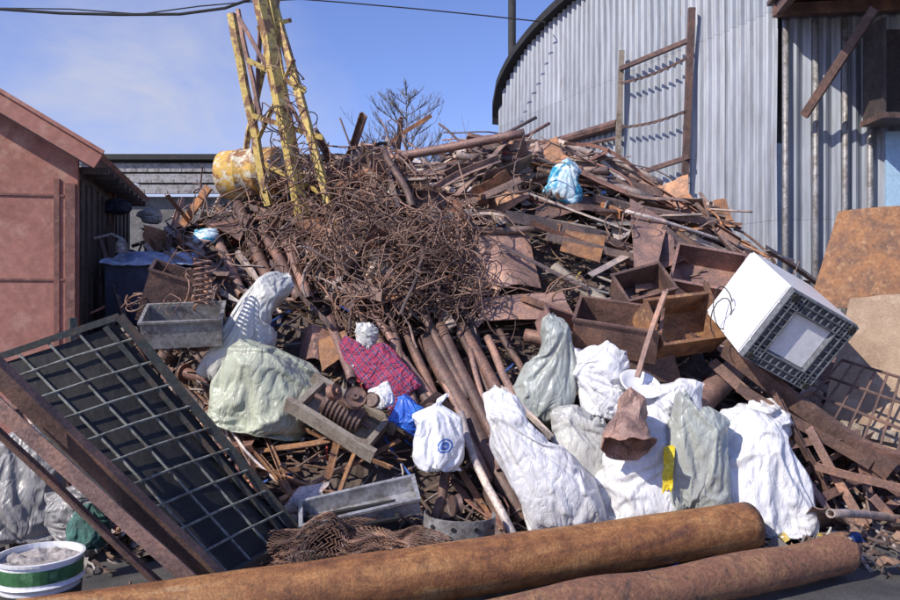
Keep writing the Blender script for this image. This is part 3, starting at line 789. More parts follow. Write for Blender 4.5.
p, q = W(634,402,6.0), W(626,446,5.78)
base_ = sweep(line(p, q, 14, 0, 0.02, 3), [0.12+0.005*i for i in range(15)], 32, False)
vs = []
for a in base_[0]:
    vs.append(a+noise.noise_vector(a*4)*0.09+noise.noise_vector(a*11)*0.035)
obj("crushed_bucket", (vs, base_[1]+[tuple(reversed(range(32)))]), M_BROWN, "crushed rusty bucket lying on white sacks", "bucket", solid=0.006)
EXC.append((p, 0.3))
M_ = Matrix.Translation(W(641,384,6.7)) @ Matrix.Rotation(0.6, 4, 'X') @ Matrix.Rotation(0.2, 4, 'Y')
obj("enamel_basin", lathe([(0.10,-0.06),(0.14,-0.03),(0.17,0.0),(0.185,0.005),(0.17,0.008),(0.135,-0.02),(0.09,-0.05),(0.002,-0.05)]), M_WHITE, "white enamel basin on the sacks", "basin", M=M_, smooth=True)
EXC.append((W(641,384,6.7), 0.3))

# ------------------------------------------------------------ washing machine
nf = V((0.02,-0.90,-0.38)).normalized()
u0 = V((0.80,0.1,-0.45)); u_ = (u0-nf*u0.dot(nf)).normalized(); w_ = nf.cross(u_)
ctr = W(798, 340, 6.5)
S_ = 0.68; HH = 0.85
QM = Matrix.Translation(ctr) @ Matrix((u_, w_, nf)).transposed().to_4x4()
wm = empty("washing_machine", "white washing machine tipped over showing grey base", "washing machine", QM)
def bevel_box(sx, sy, sz, c, r, seg=3):
    b = bmesh.new(); bmesh.ops.create_cube(b, size=1)
    bmesh.ops.scale(b, vec=(sx, sy, sz), verts=b.verts); bmesh.ops.bevel(b, geom=b.edges[:], offset=r, segments=seg, affect='EDGES')
    bmesh.ops.translate(b, vec=c, verts=b.verts)
    b.verts.index_update(); out = ([v.co.copy() for v in b.verts], [tuple(v.index for v in f_.verts) for f_ in b.faces]); b.free(); return out
obj("cabinet", bevel_box(S_, S_, HH, (0,0,-HH/2-0.03), 0.02), M_WHITE, parent=wm, M=QM.copy())
m = MB(); t_ = 0.15
for s in (-1, 1):
    m.add(bevel_box(S_, t_, 0.05, (0, s*(S_/2-t_/2), -0.005), 0.008, 1)); m.add(bevel_box(t_, S_-2*t_-0.004, 0.046, (s*(S_/2-t_/2), 0, -0.005), 0.008, 1))
for i in range(10):
    for s in (-1, 1):
        x = -S_/2+0.04+i*(S_-0.08)/9
        m.add(box(0.012, t_*0.9, 0.028, (x, s*(S_/2-t_/2), 0.031))); m.add(box(t_*0.9, 0.012, 0.0275, (s*(S_/2-t_/2), x, 0.0315)))
for s in (-1, 1):
    for q_ in (0.012, 0.07, 0.138):
        m.add(box(S_-0.02, 0.01, 0.034, (0, s*(S_/2-q_), 0.033))); m.add(box(0.01, S_-0.02, 0.0335, (s*(S_/2-q_), 0, 0.0335)))
obj("base_frame", (m.v, m.f), M_GREYP, parent=wm, M=QM.copy())
obj("base_panel", box(S_-0.31, S_-0.31, 0.01, (0,0,-0.0)), M_WHITE, parent=wm, M=QM.copy())
for sx in (-1, 1):
    for sy in (-1, 1):
        obj("foot", sweep([V((sx*(S_/2-0.05), sy*(S_/2-0.05), 0.02)), V((sx*(S_/2-0.05), sy*(S_/2-0.05), 0.07))], 0.028, 14), M_CABLE, parent=wm, M=QM.copy())
EXC.append((ctr-nf*0.4, 0.68)); EXC.append((ctr, 0.6)); EXC.append((ctr+nf*0.3, 0.45))
pts = [W(722,302,6.9)+V((0.09*math.cos(i*0.5), 0.05*math.sin(i*.7), 0.16*math.sin(i*0.5)-0.008*i)) for i in range(22)]
obj("power_cord", sweep(pts, 0.005, 6), M_CABLE, "loose black power cord beside washing machine", "cord")

# ------------------------------------------------------------ yellow drum and mast
q = W(252, 174, 10.0)
tm = frame_dir(q+V((-0.4,0.1,0)), q+V((0.4,-0.1,0.03)))
prof = [(0.02,-0.42),(0.2,-0.41),(0.29,-0.38),(0.30,-0.36),(0.30,-0.12),(0.31,-0.11),(0.30,-0.10),(0.30,0.12),(0.31,0.13),(0.30,0.14),(0.30,0.36),(0.29,0.38),(0.2,0.41),(0.02,0.42)]
obj("yellow_drum", lathe(prof), M_YDR, "peeling yellow steel drum lying on the heap", "drum", M=tm @ Matrix.Rotation(math.pi/2, 4, 'Y'), smooth=True)
EXC.append((q, 0.6)); EXC.append((q+V((0,-0.4,0.1)), 0.55))
ms = empty("steel_mast", "peeling yellow lattice mast standing in the scrap", "mast", W(300, 250, 9.4))
def leg(a, b, w_, mat, nm="leg", roll=0.3):
    p, q = W(*a), W(*b)
    obj(nm, extr(Lp(w_, 0.012), (q-p).length, 8, 0, 0.02, a[0]), mat, parent=ms, M=frame_dir(p, q, roll))
leg((232,12,9.3),(270,205,9.5), 0.08, M_YEL)
leg((238,8,9.5),(262,120,9.6), 0.045, M_BROWN)
leg((254,-25,9.2),(303,225,9.1), 0.12, M_YEL, roll=0.8)
leg((266,-25,9.3),(308,215,9.2), 0.06, M_YEL, roll=0.2)
leg((268,-25,9.4),(350,272,9.0), 0.085, M_YEL)
leg((280,-20,9.6),(244,150,9.9), 0.06, M_YEL, roll=1.0)
leg((262,-20,9.5),(250,195,9.8), 0.045, M_BROWN, roll=1.0)
leg((236,18,9.3),(308,140,9.2), 0.05, M_BROWN, "brace")
leg((246,62,9.3),(305,92,9.25), 0.06, M_YEL, "brace")
leg((252,118,9.4),(322,140,9.2), 0.06, M_YEL, "brace")
leg((296,60,9.25),(256,150,9.5), 0.05, M_YEL, "brace")
leg((258,30,9.25),(292,22,9.4), 0.05, M_YEL, "brace")
leg((262,165,9.5),(330,200,9.2), 0.05, M_YEL, "brace")
EXC.append((W(300,215,9.0), 0.25))

# ------------------------------------------------------------ wire
def tangle(c, rad, nloop, seed, r0=0.0056, flat=0.8, L=40):
    rr = random.Random(seed); m = MB()
    for k in range(nloop):
        o = V((rr.gauss(0, rad*0.38), rr.gauss(0, rad*0.2), rr.gauss(0, rad*0.38)))
        if rr.random() < 0.25:
            a0 = rr.uniform(0, 6.28); ln = rad*rr.uniform(1.0, 2.2); p_ = c+o; d = V((math.cos(a0)*.8, rr.uniform(-.4,.2), math.sin(a0)*.6+.3)).normalized(); pts = [p_]
            for i in range(22):
                d = (d+V((0,0,-0.07))+noise.noise_vector(V((i*0.12, k*5, seed)))*0.3).normalized(); p_ = p_+d*ln/22; pts.append(p_)
            m.add(sweep(pts, r0*rr.uniform(0.8,1.7), 5)); continue
        a = V((rr.uniform(-.6,.6), rr.uniform(-1,-.2), rr.uniform(-.7,.7))).normalized() if rr.random() < 0.5 else V((rr.uniform(-1,1), rr.uniform(-.7,.7), rr.uniform(-1,1))).normalized()
        b = a.orthogonal().normalized()
        b = (Matrix.Rotation(rr.uniform(0, 6.28), 3, a) @ b)
        e = a.cross(b); R1 = rad*rr.uniform(0.22, 0.9); turns = rr.uniform(0.6, 2.2); ph = rr.uniform(0, 6.28)
        pts = []
        for i in range(L):
            t = i/(L-1); th = ph+turns*6.28*t
            p = o+(b*math.cos(th)+e*math.sin(th)*flat)*R1*(1+0.3*(t-.5))+a*(t-0.5)*rad*0.6
            p = p+noise.noise_vector(p*1.5/rad+V((k*3,seed,0)))*rad*0.45
            pts.append(c+p)
        m.add(sweep(pts, r0*rr.uniform(0.7,1.6), 5))
    return m.v, m.f
tl = [(325,200,.5,30),(360,210,.5,34),(335,235,.5,34),(385,235,.5,38),(420,245,.5,36),(400,272,.5,38),(362,278,.5,36),(430,278,.5,32),(330,268,.45,26),(415,305,.45,30),(375,310,.4,24),
      (450,250,.45,22),(445,305,.4,18),(300,230,.45,18),(340,175,.4,16),(395,195,.45,20),(462,290,.35,12),(250,235,.4,9),(620,240,.35,5),(230,265,.35,8),(700,330,.3,5),(560,300,.3,4),(515,190,.3,4),(275,200,.4,9)]
for i, (px, py, rad, nl) in enumerate(tl):
    obj("wire_tangle", tangle(hit(px, py, 0.3), rad, nl, 100+i), M_WIRE, "tangled bundle of rusty wire on the heap", "wire tangle", "tangled rusty wire", smooth=True)
for i, (px, py, d_, rd, nl) in enumerate(((285,75,9.2,.28,4),(282,125,9.2,.35,5),(300,170,9.1,.35,8),(185,290,7.5,.32,8),(150,300,7.6,.2,4))):
    obj("wire_coil", tangle(W(px,py,d_), rd, nl, 200+i, 0.006), M_WIRE, "loose loops of wire snagged on yellow mast" if i < 3 else "loose loops of wire beside metal box", "wire coil", smooth=True)
for i in range(16):
    px, py = R.uniform(290,450), R.uniform(180,300); a = hit(px, py, 0.45); az = R.uniform(-1.9,-0.5); ln = R.uniform(.5,1.1)
    b = hit(px+math.cos(az)*ln*80, py-math.sin(az)*ln*80, 0.4)
    obj("reinforcing_rod", sweep(line(a, b, 8, 0, 0.05, i), 0.011, 6), M_RUST, "straight rusty reinforcing rod caught in wire", "rod", "reinforcing rods in the wire")

# ------------------------------------------------------------ hero pipes and bars on the slope
def hp(a, b, rpx, la=0.2, lb=0.2, mat=M_RUST, label="rusty steel pipe lying down the heap slope", grp="pipes lying on the slope"):
    p, q = hit(a[0], a[1], la), hit(b[0], b[1], lb); r_ = rpx/800*(p.y+q.y)/2
    obj("steel_pipe", pipe(line(p, q, 8, 0, 0.02, a[0]), r_, r_*0.16, 14), mat, label, "pipe", grp, smooth=True)
    for t in (0.2, 0.5, 0.8): EXC.append((lerp(p, q, t), 0.1))
HPM = [M_DARK, M_DARK, M_BROWN]
for i_, (a, b, r_, la, lb) in enumerate([((345,300),(436,412),6,.25,.35),((425,338),(526,522),9,.25,.15),((372,312),(438,408),4,.3,.4),((440,326),(506,460),6,.3,.3),
    ((462,325),(520,430),6,.3,.4),((488,338),(514,398),4,.3,.3),((405,330),(455,445),5,.2,.3),((415,300),(470,400),5,.3,.3),((212,228),(243,296),5,.3,.3),
    ((238,205),(272,290),6,.3,.3),((262,228),(300,300),5,.3,.3),((285,240),(310,300),5,.2,.3),((395,345),(440,470),5,.2,.3),((480,420),(530,515),7,.15,.15),
    ((330,318),(352,380),5,.3,.4),((435,520),(455,440),5,.1,.3),((525,335),(590,352),7,.3,.3),((690,412),(738,366),13,.4,.4),((150,228),(205,262),4,.5,.5),
    ((452,318),(530,470),4,.25,.25),((430,350),(490,480),3.5,.3,.25),((500,330),(548,420),3.5,.3,.3),((385,300),(420,420),3,.35,.4),((470,350),(500,470),3,.35,.35)]):
    hp(a, b, r_, la, lb, HPM[i_ % 3] if r_ != 13 else M_BROWN)
hp((553,268),(628,322),6,.4,.3, M_WOOD, "pale grey pipe lying across the heap")
p, q = W(372,162,9.9), W(525,133,9.6)
obj("steel_pipe", pipe(line(p, q, 8, 0, 0.02, 1), 0.055, 0.01, 14), M_BROWN, "long rusty pipe jutting over the heap crest", "pipe", "pipes lying on the slope", smooth=True)
def hb(a, b, prof, roll, mat=M_RUST, la=.35, lb=.35, label="long rusty steel bar across the heap"):
    p, q = hit(a[0], a[1], la), hit(b[0], b[1], lb)
    beam(p, q, prof, roll, mat, label, grp="long bars across the heap")
for a, b, pr, ro in [((440,160),(560,200),Lp(.08),.4),((470,150),(620,215),Cp(.1,.05),.2),((520,165),(650,190),Lp(.07),.9),((560,230),(650,205),Cp(.12,.05),.2),((545,240),(640,262),Lp(.08),.3),
    ((590,275),(660,240),Fp(.07,.012),.6),((600,215),(700,235),Lp(.08),.3),((640,210),(720,265),Cp(.1,.05),.3),((560,165),(680,205),Fp(.06,.012),.5),((395,150),(470,190),Fp(.07,.012),.8),
    ((420,160),(500,225),Lp(.07),.3),((505,215),(600,235),Cp(.12,.05),.1),((480,200),(560,170),Lp(.06),.2),((620,190),(700,222),Fp(.05,.015),.2),((250,210),(335,235),Lp(.07),.2),
    ((210,225),(320,210),Fp(.07,.012),.6),((190,250),(250,300),Lp(.07),.5),((270,265),(330,330),Lp(.06),.2),((235,455),(330,440),Fp(.06,.012),.6),((250,470),(345,500),Lp(.05),.6),((240,440),(310,520),Lp(.05),.3),
    ((280,500),(400,440),Fp(.05,.012),.3),((235,445),(300,415),Fp(.04,.012),.3),((330,480),(350,400),Lp(.05),.5),((500,390),(560,450),Lp(.06),.5),((570,345),(640,400),Fp(.09,.012),.5),((620,310),(700,345),Lp(.08),.3),((680,330),(740,300),Fp(.06,.012),.3),
    ((660,230),(745,290),Lp(.07),.2),((700,250),(790,330),Fp(.08,.012),.3),((520,300),(600,330),Lp(.07),.3),((450,145),(600,180),Lp(.07),.3),((500,180),(670,215),Lp(.06),.5),((480,175),(640,235),Fp(.05,.012),.3),
    ((550,195),(730,250),Lp(.06),.2),((410,175),(520,190),Cp(.09,.05),.2),((530,225),(680,285),Lp(.06),.4),((600,240),(760,300),Lp(.07),.3),((500,245),(590,290),Fp(.05,.012),.5),
    ((260,430),(300,520),Lp(.04),.5),((300,430),(390,470),Lp(.045),.5),((360,440),(330,515),Fp(.05,.01),.5),((245,480),(300,470),Lp(.04),.2)]:
    hb(a, b, pr, ro, M_RUST if a[1] < 400 else M_ORANGE, .4 if a[1] < 400 else .25, .4 if a[1] < 400 else .25)
p, q = W(640,378,6.7), W(668,292,7.1)
beam(p, q, Lp(0.05), 0.3, M_BROWN, "thin angle bar standing up from scrap")
p, q = W(440,128,9.8), W(505,168,9.6)
obj("bent_rod", sweep(line(p, q, 6, 0, 0.1, 3), 0.015, 6), M_RUST, "bent rod sticking up from heap crest", "rod")
p = hit(385,165,0.1)
obj("rubber_hose", sweep([p+V((0.25*math.cos(t)*1.0, 0.03*math.sin(t*2), 0.28*math.sin(t))) for t in [math.pi*i/14 for i in range(15)]], 0.022, 8), M_CABLE, "dark hose arching above heap crest", "hose")
obj("bent_rod", sweep([W(340,118,9.3), W(352,150,9.3), W(350,190,9.3)], 0.012, 6), M_RUST, "thin rod standing beside the mast", "rod")
for a, b in (((92,196,9.2),(100,330,8.6)),((104,210,9.3),(118,320,8.8)),((112,186,9.6),(108,300,9.0)),((98,240,8.6),(126,330,8.3))):
    beam(W(*a), W(*b), Lp(0.05), 0.4, M_DARK, "dark bar leaning against the shed side", grp="bars leaning on the shed")

GB = "beams stacked at the side of the heap"
RB = [((722,350,7.2),(890,474,6.3),Cp(0.15,0.06,0.012),0.3),((735,392,6.9),(868,470,6.4),Lp(0.09),0.2),((770,392,6.8),(838,522,6.35),Lp(0.07),0.5),
 ((805,430,6.6),(872,552,6.15),Lp(0.08),0.1),((782,528,6.3),(862,470,6.6),Lp(0.06),0.3),((815,505,6.3),(905,462,6.6),Lp(0.06),1.2),((838,545,6.2),(900,500,6.5),Fp(0.08,0.012),0.3),
 ((855,430,6.6),(880,548,6.3),Fp(0.07,0.012),0.3),((712,362,7.3),(800,440,6.8),Fp(0.10,0.012),0.9),((800,478,6.5),(890,430,6.8),Lp(0.06),0.3),((760,455,6.7),(845,440,6.6),Lp(0.07),1.3),
 ((822,420,6.8),(900,470,6.4),Fp(0.13,0.03),0.6),((870,500,6.2),(925,560,6.3),Lp(0.07),0.2),((860,470,6.5),(930,520,6.2),Lp(0.09),0.2),((800,520,6.6),(880,520,6.6),Lp(0.08),0.4),
 ((815,470,6.35),(925,500,6.1),Lp(0.07),0.4),((845,440,6.5),(925,470,6.2),Cp(0.09,0.05),0.4),((800,540,6.15),(915,535,6.2),Lp(0.06),0.4),((790,452,6.4),(850,545,6.1),Fp(0.06,0.012),0.4)]
for i, (a, b, pr, ro) in enumerate(RB): beam(W(*a), W(*b), pr, ro, M_DARK if i < 2 or i % 3 else M_BROWN, "rusty steel angle beam stacked beside white sacks", grp=GB)
q = [W(790,330,8.2), W(905,330,8.0), W(925,520,6.7), W(800,520,7.0)]
obj("rusty_plate", quad_sheet(q, 14, 12, 0.08, 4), M_DARK, "dark rusty plate under the beams", "metal plate", solid=0.01)
EXC.append((W(850,450,6.6), 0.5))
q = [W(808,308,8.7), W(935,312,8.2), W(935,204,8.4), W(838,212,8.9)]
obj("rusty_plate", quad_sheet(q, 20, 16, 0.015, 3, 2, 0.04, 0.008), M_ORANGE, "large orange-brown rusted sheet leaning on wall", "metal sheet", solid=0.012)
q = [W(818,432,6.95), W(935,475,6.45), W(945,290,7.35), W(850,298,7.75)]
obj("plywood_board", quad_sheet(q, 10, 10, 0.0, 6, 1.5, 0.0, 0.01), M_PLY, "weathered plywood board leaning against rusty sheet", "board", solid=0.018)
beam(W(838,425,6.9), W(905,440,6.6), Fp(0.10,0.02), 1.3, M_WOOD, "grey plank lying against the plywood", "plank", name="wood_plank")
GRD = [W(800,412,6.85), W(915,462,6.3), W(925,385,6.45), W(842,360,7.0)]
m = MB()
for i in range(8):
    t = i/7; m.add(sweep([lerp(GRD[0],GRD[1],t), lerp(GRD[3],GRD[2],t)], 0.011, 6))
for i in range(4):
    t = i/3; m.add(sweep([lerp(GRD[0],GRD[3],t), lerp(GRD[1],GRD[2],t)], 0.014, 6))
obj("rebar_grid", (m.v, m.f), M_DARK, "rusty rebar grid leaning on plywood board", "metal grid")

def hs(cs, mat, label, cr_=0.03, seed=0, name="rusty_plate", cat="metal plate", rg=0.02, lift=0.3, belly=0.0, fold=0.0, ft=0.0):
    q = [hit(a[0], a[1], a[2] if len(a) > 2 else lift) for a in cs]
    obj(name, quad_sheet(q, 16, 14, cr_, seed, 2, belly, rg, fold, 0.5, ft), mat, label, cat, "plates scattered on the heap", solid=0.01)
    EXC.append(((q[0]+q[2])/2, 0.35))
hs([(462,290),(542,284),(530,226),(436,220)], M_BROWN, "buckled purple-brown steel plate on the heap", 0.06, 1, fold=0.25)
hs([(480,322),(574,318),(558,280),(470,290)], M_BROWN, "buckled brown steel plate on the heap", 0.04, 2, ft=0.8)
hs([(636,292,.5),(652,288,.5),(668,222,.5),(630,198,.5)], M_BROWN, "pointed torn brown plate standing upright", 0.02, 3)
hs([(655,262,.5),(700,258,.5),(690,232,.5),(652,215,.5)], M_BROWN, "torn brown plate on the heap", 0.04, 4, fold=0.3)
hs([(662,310,.5),(730,308,.5),(738,262,.5),(676,254,.5)], M_BROWN, "flat rusty brown plate on the heap", 0.02, 5, ft=0.8)
hs([(588,332,.6),(612,372,.5),(686,372,.5),(664,330,.6)], M_DARK, "dark rusty folded plate on the heap", 0.02, 6, fold=0.3)
hs([(583,322,.4),(600,350,.4),(660,338,.4),(640,316,.4)], M_BROWN, "brown plate lying on the heap", 0.03, 7)
hs([(640,330,.5),(672,352,.5),(735,318,.5),(705,300,.5)], M_ORANGE, "orange rusted folded plate on the heap", 0.02, 8, fold=0.35)
hs([(536,212),(612,208),(600,190),(540,192)], M_DARK, "dark steel plate on heap crest", 0.03, 9, fold=0.2)
hs([(690,250),(736,262),(726,232),(698,222)], M_BROWN, "small brown plate near the wall", 0.03, 10)
hs([(322,372),(352,352),(345,330),(318,340)], M_ORANGE, "small rusty orange sheet among pipes", 0.04, 11)
hs([(600,215,.5),(650,228,.5),(655,205,.5),(610,196,.5)], M_GREYM, "pale grey dented plate on the heap", 0.03, 13, fold=0.2)
hs([(560,250,.5),(600,262,.5),(606,236,.5),(566,230,.5)], M_ORANGE, "small orange rusted plate on the heap", 0.03, 14)
hs([(205,222,.5),(240,240,.5),(250,215,.5),(215,205,.5)], M_DARK, "small dark plate near the drum", 0.04, 15)
hs([(290,350,.3),(330,362,.3),(338,330,.3),(300,322,.3)], M_BROWN, "brown bent plate beside sacks", 0.04, 16, fold=0.3)
# folded steel boxes
for (px, py, lf, s3, e3, mt) in ((615,345,.45,(0.75,0.42,0.32),(0.5,0.15,-0.25),M_DARK),(672,335,.45,(0.7,0.45,0.30),(1.0,-0.1,0.35),M_ORANGE),(705,285,.4,(0.7,0.5,0.28),(0.9,0.2,-0.3),M_BROWN),(560,340,.35,(0.5,0.3,0.2),(0.7,0.3,0.4),M_BROWN),(640,300,.4,(0.5,0.35,0.25),(0.8,-0.25,0.2),M_DARK)):
    p = hit(px, py, lf); EXC.append((p, 0.45))
    obj("steel_box", open_box(*s3, 0.01), mt, "rusty open folded steel box on the heap", "metal box", "folded steel boxes on the heap", M=Matrix.Translation(p) @ euler(*e3))

# ------------------------------------------------------------ boxes, crates and small items
obj("metal_box", open_box(0.68, 0.45, 0.24), M_GREYM, "open grey metal box with rusty inside", "metal box", M=Matrix.Translation(W(186,338,7.3)) @ euler(0.35,-0.04,0.18))
EXC.append((W(180,320,7.3), 0.55))
obj("metal_box", open_box(0.42, 0.36, 0.5), M_DARK, "dark open steel box on the heap", "metal box", M=Matrix.Translation(W(160,320,7.75)) @ euler(0.3,0.3,0.3))
pts = [W(203,282,7.0)+V((0.075*math.cos(i*0.6), 0.075*math.sin(i*0.6), -0.2+i*0.0045)) for i in range(90)]
obj("coil_spring", sweep(pts, 0.010, 6), M_DARK, "dark steel coil spring standing in scrap", "spring", smooth=True)
cm = Matrix.Translation(W(342,416,6.7)) @ euler(0.5, 0.5, -0.2)
cr_o = empty("wooden_crate", "broken weathered wooden crate tilted on scrap", "crate", cm)
for s in (-1, 1):
    obj("side_board", extr(Fp(0.05, 0.13), 0.86, 6, 0.0, 0.012, s), M_WOOD, parent=cr_o, M=cm @ Matrix.Translation((0, s*0.2, 0)))
    obj("end_board", box(0.05, 0.345, 0.125, (s*0.33, 0, 0)), M_WOOD, parent=cr_o, M=cm.copy())
obj("bottom_board", box(0.6, 0.34, 0.02, (0,0,-0.05)), M_WOOD, parent=cr_o, M=cm.copy())
m = MB(); m.add(sweep([V((-0.18,0,0.05)),V((0.18,0,0.05))], 0.10, 20))
for i in range(8): m.add(sweep([V((-0.15+i*0.04,0,0.05)),V((-0.135+i*0.04,0,0.05))], 0.115, 20))
m.add(sweep([V((-0.28,0,0.05)),V((0.26,0,0.05))], 0.025, 10)); m.add(box(0.1,0.1,0.06,(0,0,0.16)))
obj("rusty_motor", (m.v, m.f), M_DARK, "finned rusty electric motor inside wooden crate", "motor", M=cm.copy())
EXC.append((cm.translation, 0.5))
for i, (px, py, r_) in enumerate(((355,398,0.09),(334,392,0.07),(455,505,0.08),(372,400,0.06))):
    M_ = Matrix.Translation(W(px,py,6.45 if py < 450 else 5.85)) @ euler(1.0+i*0.3, 0.4, i)
    obj("pulley_wheel", lathe([(0.02,-0.02),(r_*0.9,-0.02),(r_,-0.03),(r_*0.8,0),(r_,0.03),(r_*0.9,0.02),(r_*0.4,0.015),(0.35*r_,0.05),(0.1*r_,0.05)], 24), M_DARK, "small rusty grooved wheel in scrap", "wheel", "small rusty wheels", M=M_)
obj("metal_trough", open_box(0.86, 0.30, 0.12, 0.01), M_ALU, "long shallow dented aluminium trough", "trough", M=Matrix.Translation(W(362,515,5.95)) @ euler(0.35,-0.2,0.12))
EXC.append((W(362,505,5.95), 0.5))
obj("metal_trough", open_box(0.7, 0.22, 0.1, 0.01), M_BLACK, "dark narrow steel trough beneath aluminium one", "trough", M=Matrix.Translation(W(350,532,5.85)) @ euler(0.3,-0.15,0.15))
pm = MB()
arc = [(-1.9+3.8*i/24) for i in range(25)]
pts = [V((0.26*math.sin(a), -0.16*math.cos(a), 0)) for a in arc]
for i in range(24):
    a, b = pts[i], pts[i+1]
    pm.add(([a, b, b+V((0,0,0.24)), a+V((0,0,0.24))], [(0,1,2,3)]))
PM = Matrix.Translation(W(458,546,5.75)) @ euler(0.1,0.05,0.1)
pr = empty("perforated_drum", "short perforated grey metal drum shell", "metal drum", PM)
obj("shell", (pm.v, pm.f), M_GREYM, parent=pr, M=PM.copy(), solid=0.006)
for i in range(6, 20, 4):
    for z in (0.09, 0.18):
        c_ = (pts[i]+pts[i+1])/2; nrm = V((c_.x/0.26**2, c_.y/0.16**2, 0)).normalized()
        obj("hole", sweep([c_+V((0,0,z))+nrm*0.004, c_+V((0,0,z))+nrm*0.009], 0.016, 10), M_BLACK, parent=pr, M=PM.copy())
EXC.append((W(458,530,5.6), 0.3))
m = MB(); c0 = W(358,560,5.5)
def surf(u, t):
    x = -0.55+1.1*u; hgt = 0.34*math.sin(math.pi*min(1, max(0, t)))*(0.6+0.4*math.sin(5*u+1))*(0.35+0.65*math.sin(math.pi*min(1,max(0,u))))
    y = (t-0.5)*0.6+0.15*math.sin(2.5*u)
    p = V((c0.x+x, c0.y+y, 0.03+hgt+0.05*u)); return p+noise.noise_vector(p*5)*0.10
for lay in range(2):
    for k in range(36):
        pts = []
        for i in range(45):
            t = i/44; pts.append(surf((k+(0.5 if i%2 else -0.5)*1.05)/35, t*0.98)+V((0,0,-0.08*lay)))
        m.add(sweep(pts, 0.0038, 4))
obj("wire_mesh_roll", (m.v, m.f), M_WIRE, "crumpled bundle of rusty chain-link mesh", "wire mesh")
tb = empty("dark_cabinet", "dark metal cabinet with blue-grey top beside shed", "cabinet", W(155,300,8.7))
cb_ = Matrix.Translation(W(155,292,8.75)) @ euler(0.12, 0.03, 0.1)
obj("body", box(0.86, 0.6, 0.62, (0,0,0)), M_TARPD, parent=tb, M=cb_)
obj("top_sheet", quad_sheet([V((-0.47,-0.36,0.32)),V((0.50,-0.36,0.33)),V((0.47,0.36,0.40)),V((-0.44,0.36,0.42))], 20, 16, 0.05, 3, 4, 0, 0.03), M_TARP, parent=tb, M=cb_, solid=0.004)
for i, (px, py) in enumerate(((150,216),(118,205),(205,236))):
    put_sack(px, py+8, 9.2, 26, 16, (M_SACKD, M_TARPD, M_BLUW)[i], 2*i, "small crumpled rag on top of the heap", name="rag", cat="rag", grp="rags on the heap", cl=False)

# ------------------------------------------------------------ scattered scrap, individual pieces
def variants(kind):
    out = []
    for k in range(10):
        r = random.Random(k*11+len(kind))
        if kind == "steel_pipe":
            L = r.uniform(0.9, 2.4); vf = pipe([V((-L/2+L*i/5, 0.03*math.sin(i+k), 0)) for i in range(6)], r.uniform(0.018,0.05), 0.006, 10); sm = True
        elif kind == "angle_iron": L = r.uniform(0.9, 2.4); vf = extr(Lp(r.uniform(0.035,0.08), 0.007), L, 6, r.uniform(-.05,.05), 0.02, k); sm = False
        elif kind == "flat_bar": L = r.uniform(0.7, 1.9); vf = extr(Fp(r.uniform(0.03,0.08), 0.01), L, 10, r.uniform(-.2,.2), 0.09, k); sm = False
        elif kind == "channel_beam": L = r.uniform(0.9, 2.3); vf = extr(Cp(r.uniform(0.06,0.12), 0.05, 0.009), L, 6, 0, 0.02, k); sm = False
        elif kind == "bent_rod":
            L = r.uniform(0.9, 2.2); vf = sweep([V((-L/2+L*i/14, 0, 0))+noise.noise_vector(V((i*0.15, k*3, 0)))*0.2*L for i in range(15)], r.uniform(0.007,0.016), 6); sm = True
        elif kind == "sheet_scrap":
            w, h = r.uniform(0.3,0.9), r.uniform(0.15,0.5)
            vf = quad_sheet([V((-w/2,-h/2,0)),V((w/2,-h/2*r.uniform(.3,1),0)),V((w/2*r.uniform(.5,1),h/2,0)),V((-w/2,h/2,0))], 14, 10, 0.05, k*5, 3, r.uniform(-.06,.06), 0.04, r.uniform(-.5,.5), r.uniform(.3,.7), r.choice((0,.8,-.8))); sm = False
        elif kind == "wood_plank": L = r.uniform(0.6, 1.4); vf = extr(Fp(r.uniform(0.06,0.11), 0.025), L, 3, 0, 0.004, k); sm = False
        elif kind == "machine_part":
            m = MB(); rr_ = r.uniform(0.05,0.13)
            if k % 2: m.add(lathe([(0.02,-0.04),(rr_,-0.04),(rr_*1.15,-0.03),(rr_*1.15,0.02),(rr_*0.6,0.03),(rr_*0.5,0.12),(rr_*0.2,0.12),(0.01,0.12)], 18)); m.add(box(rr_*2.6,0.05,0.03,(0,0,-0.06)))
            else:
                m.add(pipe([V((-0.15,0,0)),V((0,0,0)),V((0.12,0,0.05)),V((0.16,0,0.18))], rr_*0.6, 0.01, 12)); m.add(sweep([V((-0.17,0,0)),V((-0.15,0,0))], rr_, 16)); m.add(sweep([V((0.16,0,0.18)),V((0.165,0,0.2))], rr_, 16))
            vf = (m.v, m.f); sm = False
        out.append((mesh(kind, vf, M_WOOD if kind == "wood_plank" else M_RUST, sm), kind == "sheet_scrap"))
    return out
LAB = {"steel_pipe":("rusty steel pipe lying on the scrap heap","pipe"),"angle_iron":("rusty angle iron lying on the scrap heap","angle iron"),
 "flat_bar":("bent rusty flat bar on the scrap heap","steel bar"),"channel_beam":("rusty channel beam lying on the scrap heap","steel beam"),
 "bent_rod":("thin bent rusty rod on the scrap heap","rod"),"sheet_scrap":("torn bent piece of rusty sheet metal","sheet metal"),
 "wood_plank":("weathered grey wood plank among the scrap","plank"),"machine_part":("small rusty machine part in the scrap","machine part")}
CNT = {"steel_pipe":120,"angle_iron":170,"flat_bar":120,"channel_beam":60,"bent_rod":115,"sheet_scrap":120,"wood_plank":14,"machine_part":50}
def normal(x, y):
    e = 0.08; return V((-(H(x+e,y)-H(x-e,y))/(2*e), -(H(x,y+e)-H(x,y-e))/(2*e), 1)).normalized()
